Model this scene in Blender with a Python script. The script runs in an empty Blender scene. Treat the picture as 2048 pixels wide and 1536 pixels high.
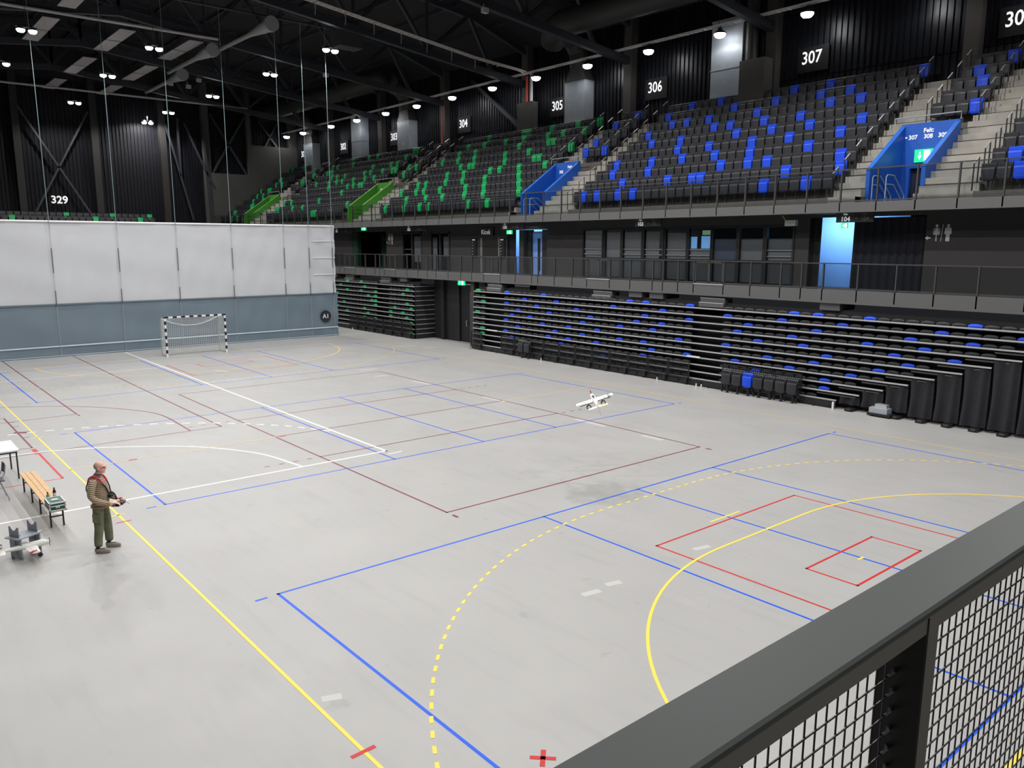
import bpy, bmesh, math, random
from mathutils import Vector, Matrix
R = math.radians
PI = math.pi
random.seed(7)
sc = bpy.context.scene
COL = sc.collection
# ------------------------------------------------------------------ camera, world, exposure
cam = bpy.data.cameras.new('camera'); camo = bpy.data.objects.new('camera', cam); COL.objects.link(camo)
CP = Vector((-14.0248, -22.5647, 5.7648))
yaw, pit, rol = 0.698174, -0.173969, 0.0017164
fv = Vector((math.sin(yaw)*math.cos(pit), math.cos(yaw)*math.cos(pit), math.sin(pit)))
rv = Vector((math.cos(yaw), -math.sin(yaw), 0)); uv = rv.cross(fv)
r2 = rv*math.cos(rol)+uv*math.sin(rol); u2 = uv*math.cos(rol)-rv*math.sin(rol)
M = Matrix((( r2.x, u2.x, -fv.x, CP.x), (r2.y, u2.y, -fv.y, CP.y), (r2.z, u2.z, -fv.z, CP.z), (0, 0, 0, 1)))
camo.matrix_world = M
cam.sensor_width = 36; cam.lens = 36*1587.69/2048; cam.clip_start = .05; cam.clip_end = 300
sc.camera = camo
w = bpy.data.worlds.new('world'); sc.world = w; w.use_nodes = True
w.node_tree.nodes['Background'].inputs[0].default_value = (.7, .75, .85, 1)
w.node_tree.nodes['Background'].inputs[1].default_value = .02
sc.view_settings.view_transform = 'Standard'; sc.view_settings.look = 'None'
sc.view_settings.exposure = 0.0; sc.view_settings.gamma = 1.0; sc.view_settings.use_curve_mapping = False

def lin(c):
    out = []
    for v in c:
        v = v/255
        out.append(v/12.92 if v <= .04045 else ((v+.055)/1.055)**2.4)
    return (*out, 1)

# ------------------------------------------------------------------ lights of the hall
HALL_W, RIM_W = 1540, 200
def spot(loc, power, size=2.75, rad=.13, col=(1, .985, .97), blend=.35, rot=None):
    l = bpy.data.lights.new('lamp_light', 'SPOT'); l.energy = power; l.spot_size = size; l.spot_blend = blend
    l.shadow_soft_size = rad; l.color = col
    o = bpy.data.objects.new('lamp_light', l); o.location = loc; COL.objects.link(o)
    if rot: o.rotation_euler = rot
    return o
HB = [(-4.97, 28.6), (1.42, 28.3), (9.49, 22.1), (9.54, 30.8), (1.33, 38.4), (9.47, 41.4), (1.98, 51.5), (9.3, 51.6), (8.5, 55.0), (-4.78, 38.7)]
HB_OFF = [(-4.9, 18.0), (1.4, 18.0), (-4.9, 8.5), (1.4, 8.5), (9.5, 12), (-4.9, -1.5), (1.4, -1.5), (9.5, 2.5), (-4.9, -11.5), (1.4, -11.5), (9.5, -7),
          (-4.9, -20.5), (1.4, -20.5), (9.5, -17), (-11.5, 12), (-11.5, 2.5), (-11.5, -7), (-11.5, -17), (-11.5, 22), (-11.5, 32)]
RIM_Y = [55.06, 51.35, 45.6, 40.9, 36.1, 31.5, 26.8, 22.1, 17.6, 12.96, 8.23, 3.52, -1.30, -6.0, -10.7, -15.4]
for x, y in HB+HB_OFF: spot((x, y, 16.95), HALL_W*(1 if x < 9 else 1.75 if y < 0 else 1.15))
for x, y in ((-13, -26.5), (-4, -26.5)): spot((x, y, 15), 900)
def area(loc, sx, sy, p, col, rot):
    l = bpy.data.lights.new('area_light', 'AREA'); l.shape = 'RECTANGLE'; l.size = sx; l.size_y = sy; l.energy = p; l.color = col
    o = bpy.data.objects.new('area_light', l); o.location = loc; o.rotation_euler = rot; COL.objects.link(o)
area((-12.5, -27, 9.2), 1.2, 4, 190, (1, .96, .9), (R(18), 0, 0))
for y in RIM_Y: spot((21.65, y, 16.22), RIM_W, 2.9, .2)

# ------------------------------------------------------------------ materials
MATS = {}
def mat(name, rgb=None, rough=.6, metal=0, emit=0, noise=0, nscale=5, bump=0, bscale=40, spec=.5, alpha=1, emit_rgb=None):
    if name in MATS: return MATS[name]
    m = bpy.data.materials.new(name); m.use_nodes = True; nt = m.node_tree; b = nt.nodes['Principled BSDF']
    c = lin(rgb)
    b.inputs['Base Color'].default_value = c; b.inputs['Roughness'].default_value = rough
    b.inputs['Metallic'].default_value = metal; b.inputs['Specular IOR Level'].default_value = spec
    if alpha < 1: b.inputs['Alpha'].default_value = alpha
    if emit:
        b.inputs['Emission Color'].default_value = lin(emit_rgb or rgb); b.inputs['Emission Strength'].default_value = emit
        m.cycles.emission_sampling = 'NONE'
    if noise or bump:
        tc = nt.nodes.new('ShaderNodeTexCoord')
    if noise:
        n = nt.nodes.new('ShaderNodeTexNoise'); n.inputs['Scale'].default_value = nscale; n.inputs['Detail'].default_value = 5
        nt.links.new(tc.outputs['Object'], n.inputs['Vector'])
        r = nt.nodes.new('ShaderNodeValToRGB')
        r.color_ramp.elements[0].position = .3; r.color_ramp.elements[1].position = .7
        r.color_ramp.elements[0].color = (*[v*(1-noise) for v in c[:3]], 1); r.color_ramp.elements[1].color = (*[min(1, v*(1+noise)) for v in c[:3]], 1)
        nt.links.new(n.outputs['Fac'], r.inputs[0]); nt.links.new(r.outputs[0], b.inputs['Base Color'])
    if bump:
        n2 = nt.nodes.new('ShaderNodeTexNoise'); n2.inputs['Scale'].default_value = bscale
        nt.links.new(tc.outputs['Object'], n2.inputs['Vector'])
        bp = nt.nodes.new('ShaderNodeBump'); bp.inputs['Strength'].default_value = bump; bp.inputs['Distance'].default_value = .02
        nt.links.new(n2.outputs['Fac'], bp.inputs['Height']); nt.links.new(bp.outputs[0], b.inputs['Normal'])
    MATS[name] = m; return m

def floor_mat():
    m = bpy.data.materials.new('sports_floor'); m.use_nodes = True; nt = m.node_tree; b = nt.nodes['Principled BSDF']
    tc = nt.nodes.new('ShaderNodeTexCoord')
    def noise(scale, det, vec=None):
        n = nt.nodes.new('ShaderNodeTexNoise'); n.inputs['Scale'].default_value = scale; n.inputs['Detail'].default_value = det
        nt.links.new((vec or tc.outputs['Object']), n.inputs['Vector']); return n
    def ramp(src, p0, c0, p1, c1):
        r = nt.nodes.new('ShaderNodeValToRGB'); e = r.color_ramp.elements
        e[0].position = p0; e[0].color = c0; e[1].position = p1; e[1].color = c1
        nt.links.new(src, r.inputs[0]); return r
    def mul(a, bb):
        x = nt.nodes.new('ShaderNodeMix'); x.data_type = 'RGBA'; x.blend_type = 'MULTIPLY'; x.inputs[0].default_value = 1
        nt.links.new(a, x.inputs[6]); nt.links.new(bb, x.inputs[7]); return x.outputs[2]
    c = FLOOR
    r1 = ramp(noise(.35, 4).outputs['Fac'], .3, (*[v*.965 for v in c], 1), .7, (*[v*1.03 for v in c], 1))
    mp = nt.nodes.new('ShaderNodeMapping'); mp.inputs['Scale'].default_value = (2.2, .35, 1); mp.inputs['Rotation'].default_value = (0, 0, .5)
    nt.links.new(tc.outputs['Object'], mp.inputs['Vector'])
    r2_ = ramp(noise(1.6, 6, mp.outputs[0]).outputs['Fac'], .28, (.94, .94, .94, 1), .48, (1, 1, 1, 1))
    r3 = ramp(noise(2.3, 2).outputs['Fac'], .24, (.88, .88, .88, 1), .31, (1, 1, 1, 1))
    base = mul(mul(r1.outputs[0], r2_.outputs[0]), r3.outputs[0])
    m2 = nt.nodes.new('ShaderNodeMapping'); m2.inputs['Location'].default_value = STAIN; m2.inputs['Scale'].default_value = (.62, .8, 1)
    nt.links.new(tc.outputs['Object'], m2.inputs['Vector']); gr = nt.nodes.new('ShaderNodeTexGradient'); gr.gradient_type = 'SPHERICAL'; nt.links.new(m2.outputs[0], gr.inputs[0])
    ma = nt.nodes.new('ShaderNodeMath'); ma.operation = 'MULTIPLY'; nt.links.new(gr.outputs['Fac'], ma.inputs[0]); nt.links.new(noise(2.6, 3).outputs['Fac'], ma.inputs[1])
    r4 = ramp(ma.outputs[0], .16, (1, 1, 1, 1), .3, (.80, .81, .80, 1))
    nt.links.new(mul(base, r4.outputs[0]), b.inputs['Base Color'])
    rr = ramp(noise(.8, 5).outputs['Fac'], .3, (.36, .36, .36, 1), .7, (.48, .48, .48, 1))
    nt.links.new(rr.outputs[0], b.inputs['Roughness']); b.inputs['Specular IOR Level'].default_value = .33
    return m
STAIN = (.62*.8, .8*10.2, 0)
FLOOR = (.425, .418, .406)

def quilt_mat():
    m = bpy.data.materials.new('quilted_jacket'); m.use_nodes = True; nt = m.node_tree; b = nt.nodes['Principled BSDF']
    tc = nt.nodes.new('ShaderNodeTexCoord'); wv = nt.nodes.new('ShaderNodeTexWave'); wv.wave_type = 'BANDS'; wv.bands_direction = 'Z'
    wv.inputs['Scale'].default_value = 9.0; wv.inputs['Distortion'].default_value = .6; wv.inputs['Detail'].default_value = 1
    nt.links.new(tc.outputs['Object'], wv.inputs['Vector'])
    r = nt.nodes.new('ShaderNodeValToRGB'); r.color_ramp.elements[0].color = lin((112, 94, 76)); r.color_ramp.elements[1].color = lin((192, 170, 144))
    r.color_ramp.elements[0].position = .05; r.color_ramp.elements[1].position = .45
    nt.links.new(wv.outputs['Fac'], r.inputs[0]); nt.links.new(r.outputs[0], b.inputs['Base Color'])
    bp = nt.nodes.new('ShaderNodeBump'); bp.inputs['Distance'].default_value = .012; bp.inputs['Strength'].default_value = .8
    nt.links.new(wv.outputs['Fac'], bp.inputs['Height']); nt.links.new(bp.outputs[0], b.inputs['Normal']); b.inputs['Roughness'].default_value = .65
    return m

M_BLACK = mat('black_paint', (25, 25, 28), .55); M_DARK = mat('dark_grey_paint', (52, 51, 50), .6, noise=.06, nscale=2)
M_FASCIA = mat('fascia_grey', (86, 86, 86), .55, noise=.03, nscale=.6); M_WALLD = mat('concourse_wall', (57, 55, 55), .8, noise=.06, nscale=1)
M_CORR = mat('corrugated_black', (24, 26, 33), .34, metal=.3); M_CORR2 = mat('corrugated_end', (12, 13, 20), .6, spec=.25); M_COL2 = mat('column_end', (44, 43, 42), .7, spec=.3); M_CONC = mat('concrete', (152, 148, 140), .85, noise=.16, nscale=1.5, bump=.2)
M_RISER = mat('riser_concrete', (92, 88, 82), .85, noise=.12, nscale=2); M_STEEL = mat('galvanised_steel', (160, 168, 176), .5, metal=.12, noise=.06, nscale=3)
M_ALU = mat('aluminium', (205, 205, 208), .35, metal=.6); M_WHITE = mat('white_paint', (226, 226, 226), .5)
M_SBLK = mat('seat_black', (40, 41, 46), .45); M_SBLUE = mat('seat_blue', (18, 72, 214), .45); M_SGREEN = mat('seat_green', (22, 168, 92), .4)
M_BLUE = mat('portal_blue', (22, 84, 178), .45, noise=.04, nscale=1); M_GREEN = mat('portal_green', (66, 138, 40), .45, noise=.04, nscale=1)
M_TRUSS = mat('truss_paint', (46, 48, 54), .5); M_ROOF = mat('roof_deck', (30, 30, 32), .8); M_COLM = mat('column_paint', (68, 66, 63), .7)
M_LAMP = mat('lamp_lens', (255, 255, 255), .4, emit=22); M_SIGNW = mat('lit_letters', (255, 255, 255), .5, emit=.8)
M_SIGN2 = mat('white_letters', (235, 235, 235), .6, emit=.3); M_EXIT = mat('exit_green', (20, 190, 110), .5, emit=1.6, emit_rgb=(20, 200, 120)); M_EXITW = mat('exit_white', (235, 255, 245), .5, emit=1.6)  # plain white letters get an added glow to read in the shade
M_SIGNB = mat('sign_board_black', (20, 20, 22), .5); M_CLOTH = mat('black_drape', (30, 30, 35), .85, noise=.2, nscale=6)
M_YEL = mat('line_yellow', (254, 222, 88), .45, spec=.25); M_LBLUE = mat('line_blue', (16, 92, 228), .45, spec=.25); M_MAR = mat('line_maroon', (124, 46, 68), .45, spec=.25)
M_RED = mat('line_red', (206, 44, 46), .45, spec=.25); M_LWHITE = mat('line_white', (244, 246, 246), .4); M_PATCH = mat('worn_tape', (194, 194, 190), .5)
M_YSHEEN = mat('line_ochre', (226, 200, 132), .45, spec=.25)  # farther yellow lines made paler: grazing sheen painted into the colour
M_REDPIPE = mat('red_pipe', (190, 70, 60), .4); M_GLASSD = mat('dark_glass', (60, 64, 70), .06, spec=.8)
M_BLIND = mat('grey_blind', (128, 128, 130), .8); M_SKYWALL = mat('pale_blue_wall', (118, 168, 232), .7); M_HEAT = mat('heater_panel', (176, 172, 172), .5)

def glass():
    m = bpy.data.materials.new('rail_glass'); m.use_nodes = True; nt = m.node_tree; nt.nodes.clear()
    o = nt.nodes.new('ShaderNodeOutputMaterial'); t = nt.nodes.new('ShaderNodeBsdfTransparent'); g = nt.nodes.new('ShaderNodeBsdfGlossy'); x = nt.nodes.new('ShaderNodeMixShader')
    t.inputs[0].default_value = (.86, .88, .89, 1); g.inputs['Roughness'].default_value = .08; x.inputs[0].default_value = .03
    nt.links.new(t.outputs[0], x.inputs[1]); nt.links.new(g.outputs[0], x.inputs[2]); nt.links.new(x.outputs[0], o.inputs[0])
    return m
M_GLASS = glass()

# ------------------------------------------------------------------ mesh builder
class MB:
    def __init__(s): s.v = []; s.f = []; s.m = []; s.T = None
    def add(s, vs, fs, mi=0):
        n = len(s.v)
        for p in vs:
            p = Vector(p)
            if s.T is not None: p = s.T @ p
            s.v.append(tuple(p))
        for f in fs: s.f.append(tuple(i+n for i in f)); s.m.append(mi)
        return s
    def box(s, x0, x1, y0, y1, z0, z1, mi=0):
        vs = [(x, y, z) for z in (z0, z1) for y in (y0, y1) for x in (x0, x1)]
        return s.add(vs, [(0, 2, 3, 1), (4, 5, 7, 6), (0, 1, 5, 4), (2, 6, 7, 3), (0, 4, 6, 2), (1, 3, 7, 5)], mi)
    def bar(s, p, q, w, h=None, mi=0, up=(0, 0, 1)):
        p = Vector(p); q = Vector(q); d = (q-p).normalized(); up = Vector(up)
        if abs(d.dot(up)) > .99: up = Vector((1, 0, 0))
        a = d.cross(up).normalized(); b = a.cross(d).normalized(); h = h or w
        vs = []
        for c in (p, q):
            for i, j in ((-1, -1), (1, -1), (1, 1), (-1, 1)): vs.append(c+a*(i*w/2)+b*(j*h/2))
        return s.add(vs, [(0, 1, 2, 3), (7, 6, 5, 4), (0, 4, 5, 1), (1, 5, 6, 2), (2, 6, 7, 3), (3, 7, 4, 0)], mi)
    def tube(s, pts, r, n=8, mi=0, cap=True):
        pts = [Vector(p) for p in pts]; rs = r if isinstance(r, (list, tuple)) else [r]*len(pts)
        rings = []; prev = None
        for i, p in enumerate(pts):
            d = (pts[min(i+1, len(pts)-1)]-pts[max(i-1, 0)])
            d = d.normalized() if d.length > 1e-9 else Vector((0, 0, 1))
            if prev is None: a = d.orthogonal().normalized()
            else:
                a = prev-d*prev.dot(d); a = a.normalized() if a.length > 1e-6 else d.orthogonal().normalized()
            prev = a; b = d.cross(a)
            rings.append([p+(a*math.cos(t)+b*math.sin(t))*rs[i] for t in [2*PI*k/n for k in range(n)]])
        vs = [v for rg in rings for v in rg]; fs = []
        for i in range(len(pts)-1):
            for k in range(n): fs.append((i*n+k, i*n+(k+1) % n, (i+1)*n+(k+1) % n, (i+1)*n+k))
        if cap: fs.append(tuple(range(n))[::-1]); fs.append(tuple((len(pts)-1)*n+k for k in range(n)))
        return s.add(vs, fs, mi)
    def disc(s, c, r, n=16, nrm=(0, 0, -1), mi=0, h=.01):
        c = Vector(c); nn = Vector(nrm).normalized(); return s.tube([c, c+nn*h], r, n, mi)
    def poly(s, pts, th, mi=0):          # flat polygon given thickness vector
        th = Vector(th); n = len(pts); vs = [Vector(p) for p in pts]+[Vector(p)+th for p in pts]
        fs = [tuple(range(n)), tuple(range(2*n-1, n-1, -1))]+[(i, i+n, (i+1) % n+n, (i+1) % n) for i in range(n)]
        return s.add(vs, fs, mi)
    def lathe(s, prof, c=(0, 0, 0), n=16, mi=0, sx=1, sy=1):
        vs = []; fs = []
        for r, z in prof:
            for k in range(n): vs.append((c[0]+r*sx*math.cos(2*PI*k/n), c[1]+r*sy*math.sin(2*PI*k/n), c[2]+z))
        for i in range(len(prof)-1):
            for k in range(n): fs.append((i*n+k, i*n+(k+1) % n, (i+1)*n+(k+1) % n, (i+1)*n+k))
        fs.append(tuple(range(n))[::-1]); fs.append(tuple((len(prof)-1)*n+k for k in range(n)))
        return s.add(vs, fs, mi)
    def mesh(s, name, mats):
        me = bpy.data.meshes.new(name); me.from_pydata(s.v, [], s.f)
        for m in (mats if isinstance(mats, (list, tuple)) else [mats]): me.materials.append(m)
        if any(s.m): me.polygons.foreach_set('material_index', s.m)
        me.update(); return me

def wloc(o):
    v = Vector((0, 0, 0))
    while o is not None: v += o.location; o = o.parent
    return v
def obj(name, mb, mats, parent=None, smooth=False, local=False):
    me = mb.mesh(name, mats) if isinstance(mb, MB) else mb
    o = bpy.data.objects.new(name, me); COL.objects.link(o)
    if parent is not None:
        o.parent = parent
        if not local: o.location = -wloc(parent)
    if smooth:
        me.polygons.foreach_set('use_smooth', [True]*len(me.polygons))
    return o
def tag(o, label, cat, group=None, kind=None):
    o['label'] = label; o['category'] = cat
    if group: o['group'] = group
    if kind: o['kind'] = kind
    return o
def thing(name, label, cat, loc=(0, 0, 0), rz=0, group=None, kind=None):
    o = bpy.data.objects.new(name, None); COL.objects.link(o); o.location = loc; o.rotation_euler = (0, 0, rz); o.empty_display_size = .2
    return tag(o, label, cat, group, kind)
def struct(name, mb, mats, label, cat='wall'):
    o = obj(name, mb, mats); return tag(o, label, cat, kind='structure')
def dup(root, loc, rz=None, label=None, group=None):
    r = root.copy(); COL.objects.link(r); r.location = loc
    if rz is not None: r.rotation_euler = (0, 0, rz)
    if label: r['label'] = label
    if group: r['group'] = group
    for ch in root.children:
        c = ch.copy(); COL.objects.link(c); c.parent = r
        for g in ch.children:
            d = g.copy(); COL.objects.link(d); d.parent = c
    return r
ORD = ['first', 'second', 'third', 'fourth', 'fifth', 'sixth', 'seventh', 'eighth', 'ninth', 'tenth', 'eleventh', 'twelfth', 'thirteenth', 'fourteenth', 'fifteenth', 'sixteenth',
       'seventeenth', 'eighteenth', 'nineteenth', 'twentieth'] + ['twenty-'+a for a in ('first', 'second', 'third', 'fourth', 'fifth', 'sixth', 'seventh', 'eighth', 'ninth')] + ['thirtieth']+['thirty-'+a for a in ('first', 'second', 'third', 'fourth', 'fifth', 'sixth', 'seventh', 'eighth', 'ninth')]

def text_mb(s, size, org, X, Y, mb=None, depth=.004, bold=0.0, center=True, mi=0, xs=1.0):
    cu = bpy.data.curves.new('t', 'FONT'); cu.body = s; cu.size = size; cu.offset = bold; cu.resolution_u = 3
    if center: cu.align_x = 'CENTER'
    to = bpy.data.objects.new('t', cu); me = bpy.data.meshes.new_from_object(to)
    X = Vector(X); Y = Vector(Y); N = X.cross(Y); org = Vector(org); mb = mb or MB()
    vs = [org+X*v.co.x*xs+Y*v.co.y+N*depth for v in me.vertices]
    mb.add(vs, [tuple(p.vertices) for p in me.polygons], mi)
    bpy.data.objects.remove(to); bpy.data.curves.remove(cu); bpy.data.meshes.remove(me)
    return mb
XR, YR = (0, -1, 0), (0, 0, 1)         # writing on the stand side, read from the court
def rsign(mb, pts2, x, mi=0, th=.004):  # polygon given in (reading-right, up) on a plane x = const facing the court
    mb.poly([(x, -a, b) for a, b in pts2], (-th, 0, 0), mi)

# ------------------------------------------------------------------ floor and its markings
fl = struct('floor', MB().box(-23.2, 23.2, -31, 56.5, -.3, 0), floor_mat(), 'pale grey sports floor covered with coloured court lines', 'floor')
LW = .05
def line(p, q, m, wd=LW, z=.0016, name='court_line'):
    p = Vector((*p, 0)); q = Vector((*q, 0)); d = (q-p).normalized(); n = Vector((-d.y, d.x, 0))*(wd/2); e = d*(wd/2)
    mb = MB(); mb.add([(*(p-e-n).xy, z), (*(q+e-n).xy, z), (*(q+e+n).xy, z), (*(p-e+n).xy, z)], [(0, 1, 2, 3)])
    return obj(name, mb, m, fl)
def ribbon(pts, wd, z, mb=None):
    mb = mb or MB(); vs = []
    for i, p in enumerate(pts):
        a = Vector(pts[max(i-1, 0)]); b = Vector(pts[min(i+1, len(pts)-1)]); d = (b-a).normalized(); n = Vector((-d.y, d.x))*(wd/2)
        vs += [(p[0]-n.x, p[1]-n.y, z), (p[0]+n.x, p[1]+n.y, z)]
    mb.add(vs, [(2*i, 2*i+2, 2*i+3, 2*i+1) for i in range(len(pts)-1)]); return mb
def resample(pts, step):
    out = []; acc = 0; pts = [Vector(p) for p in pts]; out = [pts[0]]; need = step
    for a, b in zip(pts, pts[1:]):
        L = (b-a).length; t = need
        while t <= L: out.append(a.lerp(b, t/L)); t += step
        need = t-L
    return out
def dashed(pts, dash, gap, m, wd=LW, z=.0022, phase=0):
    sp = resample(pts, .05); mb = MB(); n = round((dash+gap)/.05); k = round(dash/.05); i = phase
    while i+k < len(sp): ribbon(sp[i:i+k+1], wd, z, mb); i += n
    return obj('dashed_line', mb, m, fl)
def arc(cx, cy, r, a0, a1, n=40): return [(cx+r*math.cos(a0+(a1-a0)*i/n), cy+r*math.sin(a0+(a1-a0)*i/n)) for i in range(n+1)]
def cat(pts, n=8):                       # Catmull-Rom
    P = [Vector(p) for p in pts]; P = [P[0]*2-P[1]]+P+[P[-1]*2-P[-2]]; out = []
    for i in range(1, len(P)-2):
        for k in range(n):
            t = k/n; out.append(tuple(.5*((2*P[i])+(P[i+1]-P[i-1])*t+(2*P[i-1]-5*P[i]+4*P[i+1]-P[i+2])*t*t+(3*P[i]-P[i-1]-3*P[i+1]+P[i+2])*t**3)))
    out.append(tuple(P[-2])); return out
# volleyball courts, blue
for y0, y1 in ((-19.5, -10.5), (-4.47, 4.5), (10.6, 19.5)):
    for y in (y0, y1): line((-9, y), (8.95, y), M_LBLUE, z=.0012)
    for x in (-9, -3, 0.03, 3, 8.95):
        if x == 0.03 and y0 > -5 and y0 < 0: x = .07
        line((x, y0), (x, y1), M_LBLUE, z=.0012)
    for y in (y0, y1):
        for a, b in ((-9.38, -9.22), (9.18, 9.3)): line((a, y-.02), (b, y-.02), M_LBLUE, .05)
# maroon courts
for a, b in (((-4.45, -8.95), (-4.45, 9.0)), ((4.5, -8.95), (4.5, 9.0)), ((-4.45, -8.95), (4.5, -8.95)), ((-4.45, 9.0), (4.5, 9.0)), ((-4.45, 3), (4.5, 3)), ((-4.45, 0.02), (4.5, .02)), ((-4.45, -2.95), (4.5, -2.95)),
             ((-8.33, 23.6), (-8.33, 7.48)), ((-8.33, 7.48), (-14, 7.4)), ((-5.2, 23.6), (-5.2, 2.45)), ((-5.2, 2.45), (-14, 2.4)), ((-10.36, 8.25), (-10.36, 3.2)), ((-10.36, 8.25), (-14, 8.25)), ((-14, 3.3), (-10.36, 3.2))):
    line(a, b, M_MAR, .05, .0014)
obj('court_arc', ribbon(cat([(-6.16, 2.43), (-6.16, 5.6), (-6.9, 7.42), (-7.92, 8.79), (-9.16, 9.83), (-10.2, 10.43), (-11.6, 10.9), (-13.4, 11.1)]), .05, .0018), M_MAR, fl)
for y in (3, -2.97): 
    for s in (-1, 1): dashed([(s*4.7, y), (s*6.25, y)], .15, .25, M_MAR, z=.0016)
for a, b in (((-4.45, -9.2), (-4.45, -9.33)), ((-8.32, 7.28), (-8.32, 7.16)), ((4.5, -9.2), (4.5, -9.33))): line(a, b, M_MAR, .07)
line((-10.36, 5.6), (-10.2, 5.5), M_MAR, .22, .002); line((-10.36, 2.95), (-10.36, 2.35), M_RED, .12, .0021)
for y in (4.75, 6.6, 7.4): line((-10.36, y), (-10.2, y), M_MAR, .05)
# white courts
for a, b, wd in (((-2.73, 23.3), (-2.73, -3.57), .08), ((-2.73, -3.57), (-14, -3.57), .08), ((-14, 16.62), (-2.8, 16.6), .05), ((-2.85, -3.9), (-2.42, -3.87), .05)): line(a, b, M_LWHITE, wd, .002)
obj('court_arc', ribbon(cat([(-13.5, 2.1), (-12.4, 2.45), (-11.23, 2.56), (-10.02, 2.45), (-8.92, 2.0), (-7.79, 1.28), (-6.63, .24), (-5.62, -1.53), (-5.26, -3.55)]), .07, .0024), M_LWHITE, fl)
dashed(cat([(-2.83, -.34), (-3.44, .98), (-4.16, 1.98), (-5.01, 2.91), (-5.64, 3.47), (-6.95, 4.31), (-8.07, 4.84), (-8.99, 5.15), (-9.9, 5.35), (-10.8, 5.42), (-12.5, 5.4)]), .25, .25, M_LWHITE, .08, .0026)
for a, b in (((4.26, 5.72), (4.36, 4.74)), ((4.38, .99), (4.4, -.1)), ((4.34, -4.1), (4.3, -5.3)), ((4.3, -7.05), (4.3, -7.65)), ((4.05, 9.85), (4.75, 9.8)), ((3.7, 7.9), (4.1, 7.8)), ((10.9, 14.9), (11.5, 14.6)), ((9.9, 16.2), (11.0, 16.0)), ((-1.2, 14.0), (-.9, 13.4)), ((7.6, 21.3), (8.4, 21.2))):
    line(a, b, M_PATCH, .2, .0010, 'floor_tape')
for a, b in (((-9.82, -13.86), (-9.71, -13.9)), ((-5.05, -13.8), (-4.83, -13.84)), ((-4.46, -13.78), (-4.29, -13.82)), ((-1.98, -13.74), (-1.73, -13.8))):
    line(a, b, M_PATCH, .14, .0010, 'floor_tape')
# red floorball boxes
for s in (-1, 1):
    for (xa, xb, ya, yb) in ((-2.45, 2.5, 13.2 if s > 0 else 13.15, 17.2), (-1.22, 1.25, 15.6, 16.55)):
        for a, b in (((xa, ya), (xb, ya)), ((xa, yb), (xb, yb)), ((xa, ya), (xa, yb)), ((xb, ya), (xb, yb))):
            line((a[0], s*a[1]), (b[0], s*b[1]), M_RED, .045 if s < 0 else .04, .0017)
line((-10.33, 2.4), (-10.33, -.72), M_RED, .06); line((-10.33, -.73), (-14, -.72), M_RED, .045)
for a, b, wd in (((-10.14, -15.13), (-9.88, -15.12), .06), ((-10.15, -5.08), (-9.89, -5.08), .045), ((-8.58, -16.62), (-8.41, -16.45), .06), ((-8.58, -16.45), (-8.41, -16.62), .06), ((-8.56, 0), (-8.44, 0), .09), ((-4.3, -.03), (-4.18, -.03), .09)):
    line(a, b, M_RED, wd, .0032)
# handball court, yellow
for a, b, m in (((-10, -20), (-10, 20), M_YEL), ((10, -20), (10, 20), M_YSHEEN), ((-10, -20), (10, -20), M_YEL), ((-10, 20), (10, 20), M_YSHEEN), ((-10.15, 0), (-4.45, 0), M_YSHEEN), ((4.5, 0), (10, 0), M_YSHEEN),
                ((-.5, -13), (.5, -13), M_YEL), ((-.5, 13), (.5, 13), M_YSHEEN), ((-.08, -16), (.08, -16), M_YEL), ((-10.15, -4.58), (-9.89, -4.57), M_YEL), ((-10.15, 4.5), (-9.89, 4.5), M_YEL)):
    line(a, b, m, .05, .0028)
for s, m in ((-1, M_YEL), (1, M_YEL)):
    for rr in (6, 9):
        a = [(-1.5+rr*math.cos(PI-t*PI/2/30), (20-rr*math.sin(t*PI/2/30))*s) for t in range(31)]
        b = [(-x, y) for x, y in reversed(a)]; pts = a+b
        pts = [p for p in pts if abs(p[0]) <= 10.01]
        if rr == 6: obj('court_arc', ribbon(resample(pts, .1), .05, .0030), m, fl)
        else: dashed(pts, .15, .15, m, .05, .0030)

# ------------------------------------------------------------------ room shell
def corr(p0, p1, z0, z1, nrm, pitch=.3, d=.05):   # corrugated sheet between two plan points
    p0 = Vector((*p0, 0)); p1 = Vector((*p1, 0)); L = (p1-p0).length; u = (p1-p0)/L; n = Vector((*nrm, 0)); mb = MB(); vs = []
    prof = [(0, 0), (.3, 0), (.4, 1), (.9, 1)]; k = max(1, int(L/pitch)); pts = []
    for i in range(k): pts += [(i*L/k+a*L/k, b*d) for a, b in prof]
    pts.append((L, 0))
    for s, t in pts:
        q = p0+u*s+n*t; vs += [(q.x, q.y, z0), (q.x, q.y, z1)]
    mb.add(vs, [(2*i, 2*i+1, 2*i+3, 2*i+2) for i in range(len(pts)-1)]); return mb
COLY = [-27.0, -17.6, -8.15, 1.25, 10.75, 20.0, 29.6, 39.0, 48.4]
wr = struct('wall_right', MB().box(23.4, 23.6, -31, 56.5, 12, 21), M_BLACK, 'black outer wall behind the upper seating rows')
for a, b in zip(COLY+[56.5], (COLY+[56.5])[1:]):
    obj('wall_panel', corr((23.3, a+.3), (23.3, b-.3), 13.85, 19.2, (-1, 0), .29, .07), M_CORR, wr)
    obj('wall_panel', corr((23.3, a+.3), (23.3, b-.3), 12.3, 13.8, (-1, 0), .29, .07), M_CORR, wr)
struct('wall_left', MB().box(-23.5, -23.2, -31, 56.5, 0, 21), M_BLACK, 'dark wall closing the far side of the hall')
struct('wall_back', MB().box(-23.2, 23.2, -31.3, -31, 0, 24), M_BLACK, 'dark end wall behind the spectator gallery')
wf = struct('wall_far', MB().box(-23.2, 23.4, 56.9, 57.2, 0, 24), M_BLACK, 'black end wall carrying number 329 beyond the curtain')
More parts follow.
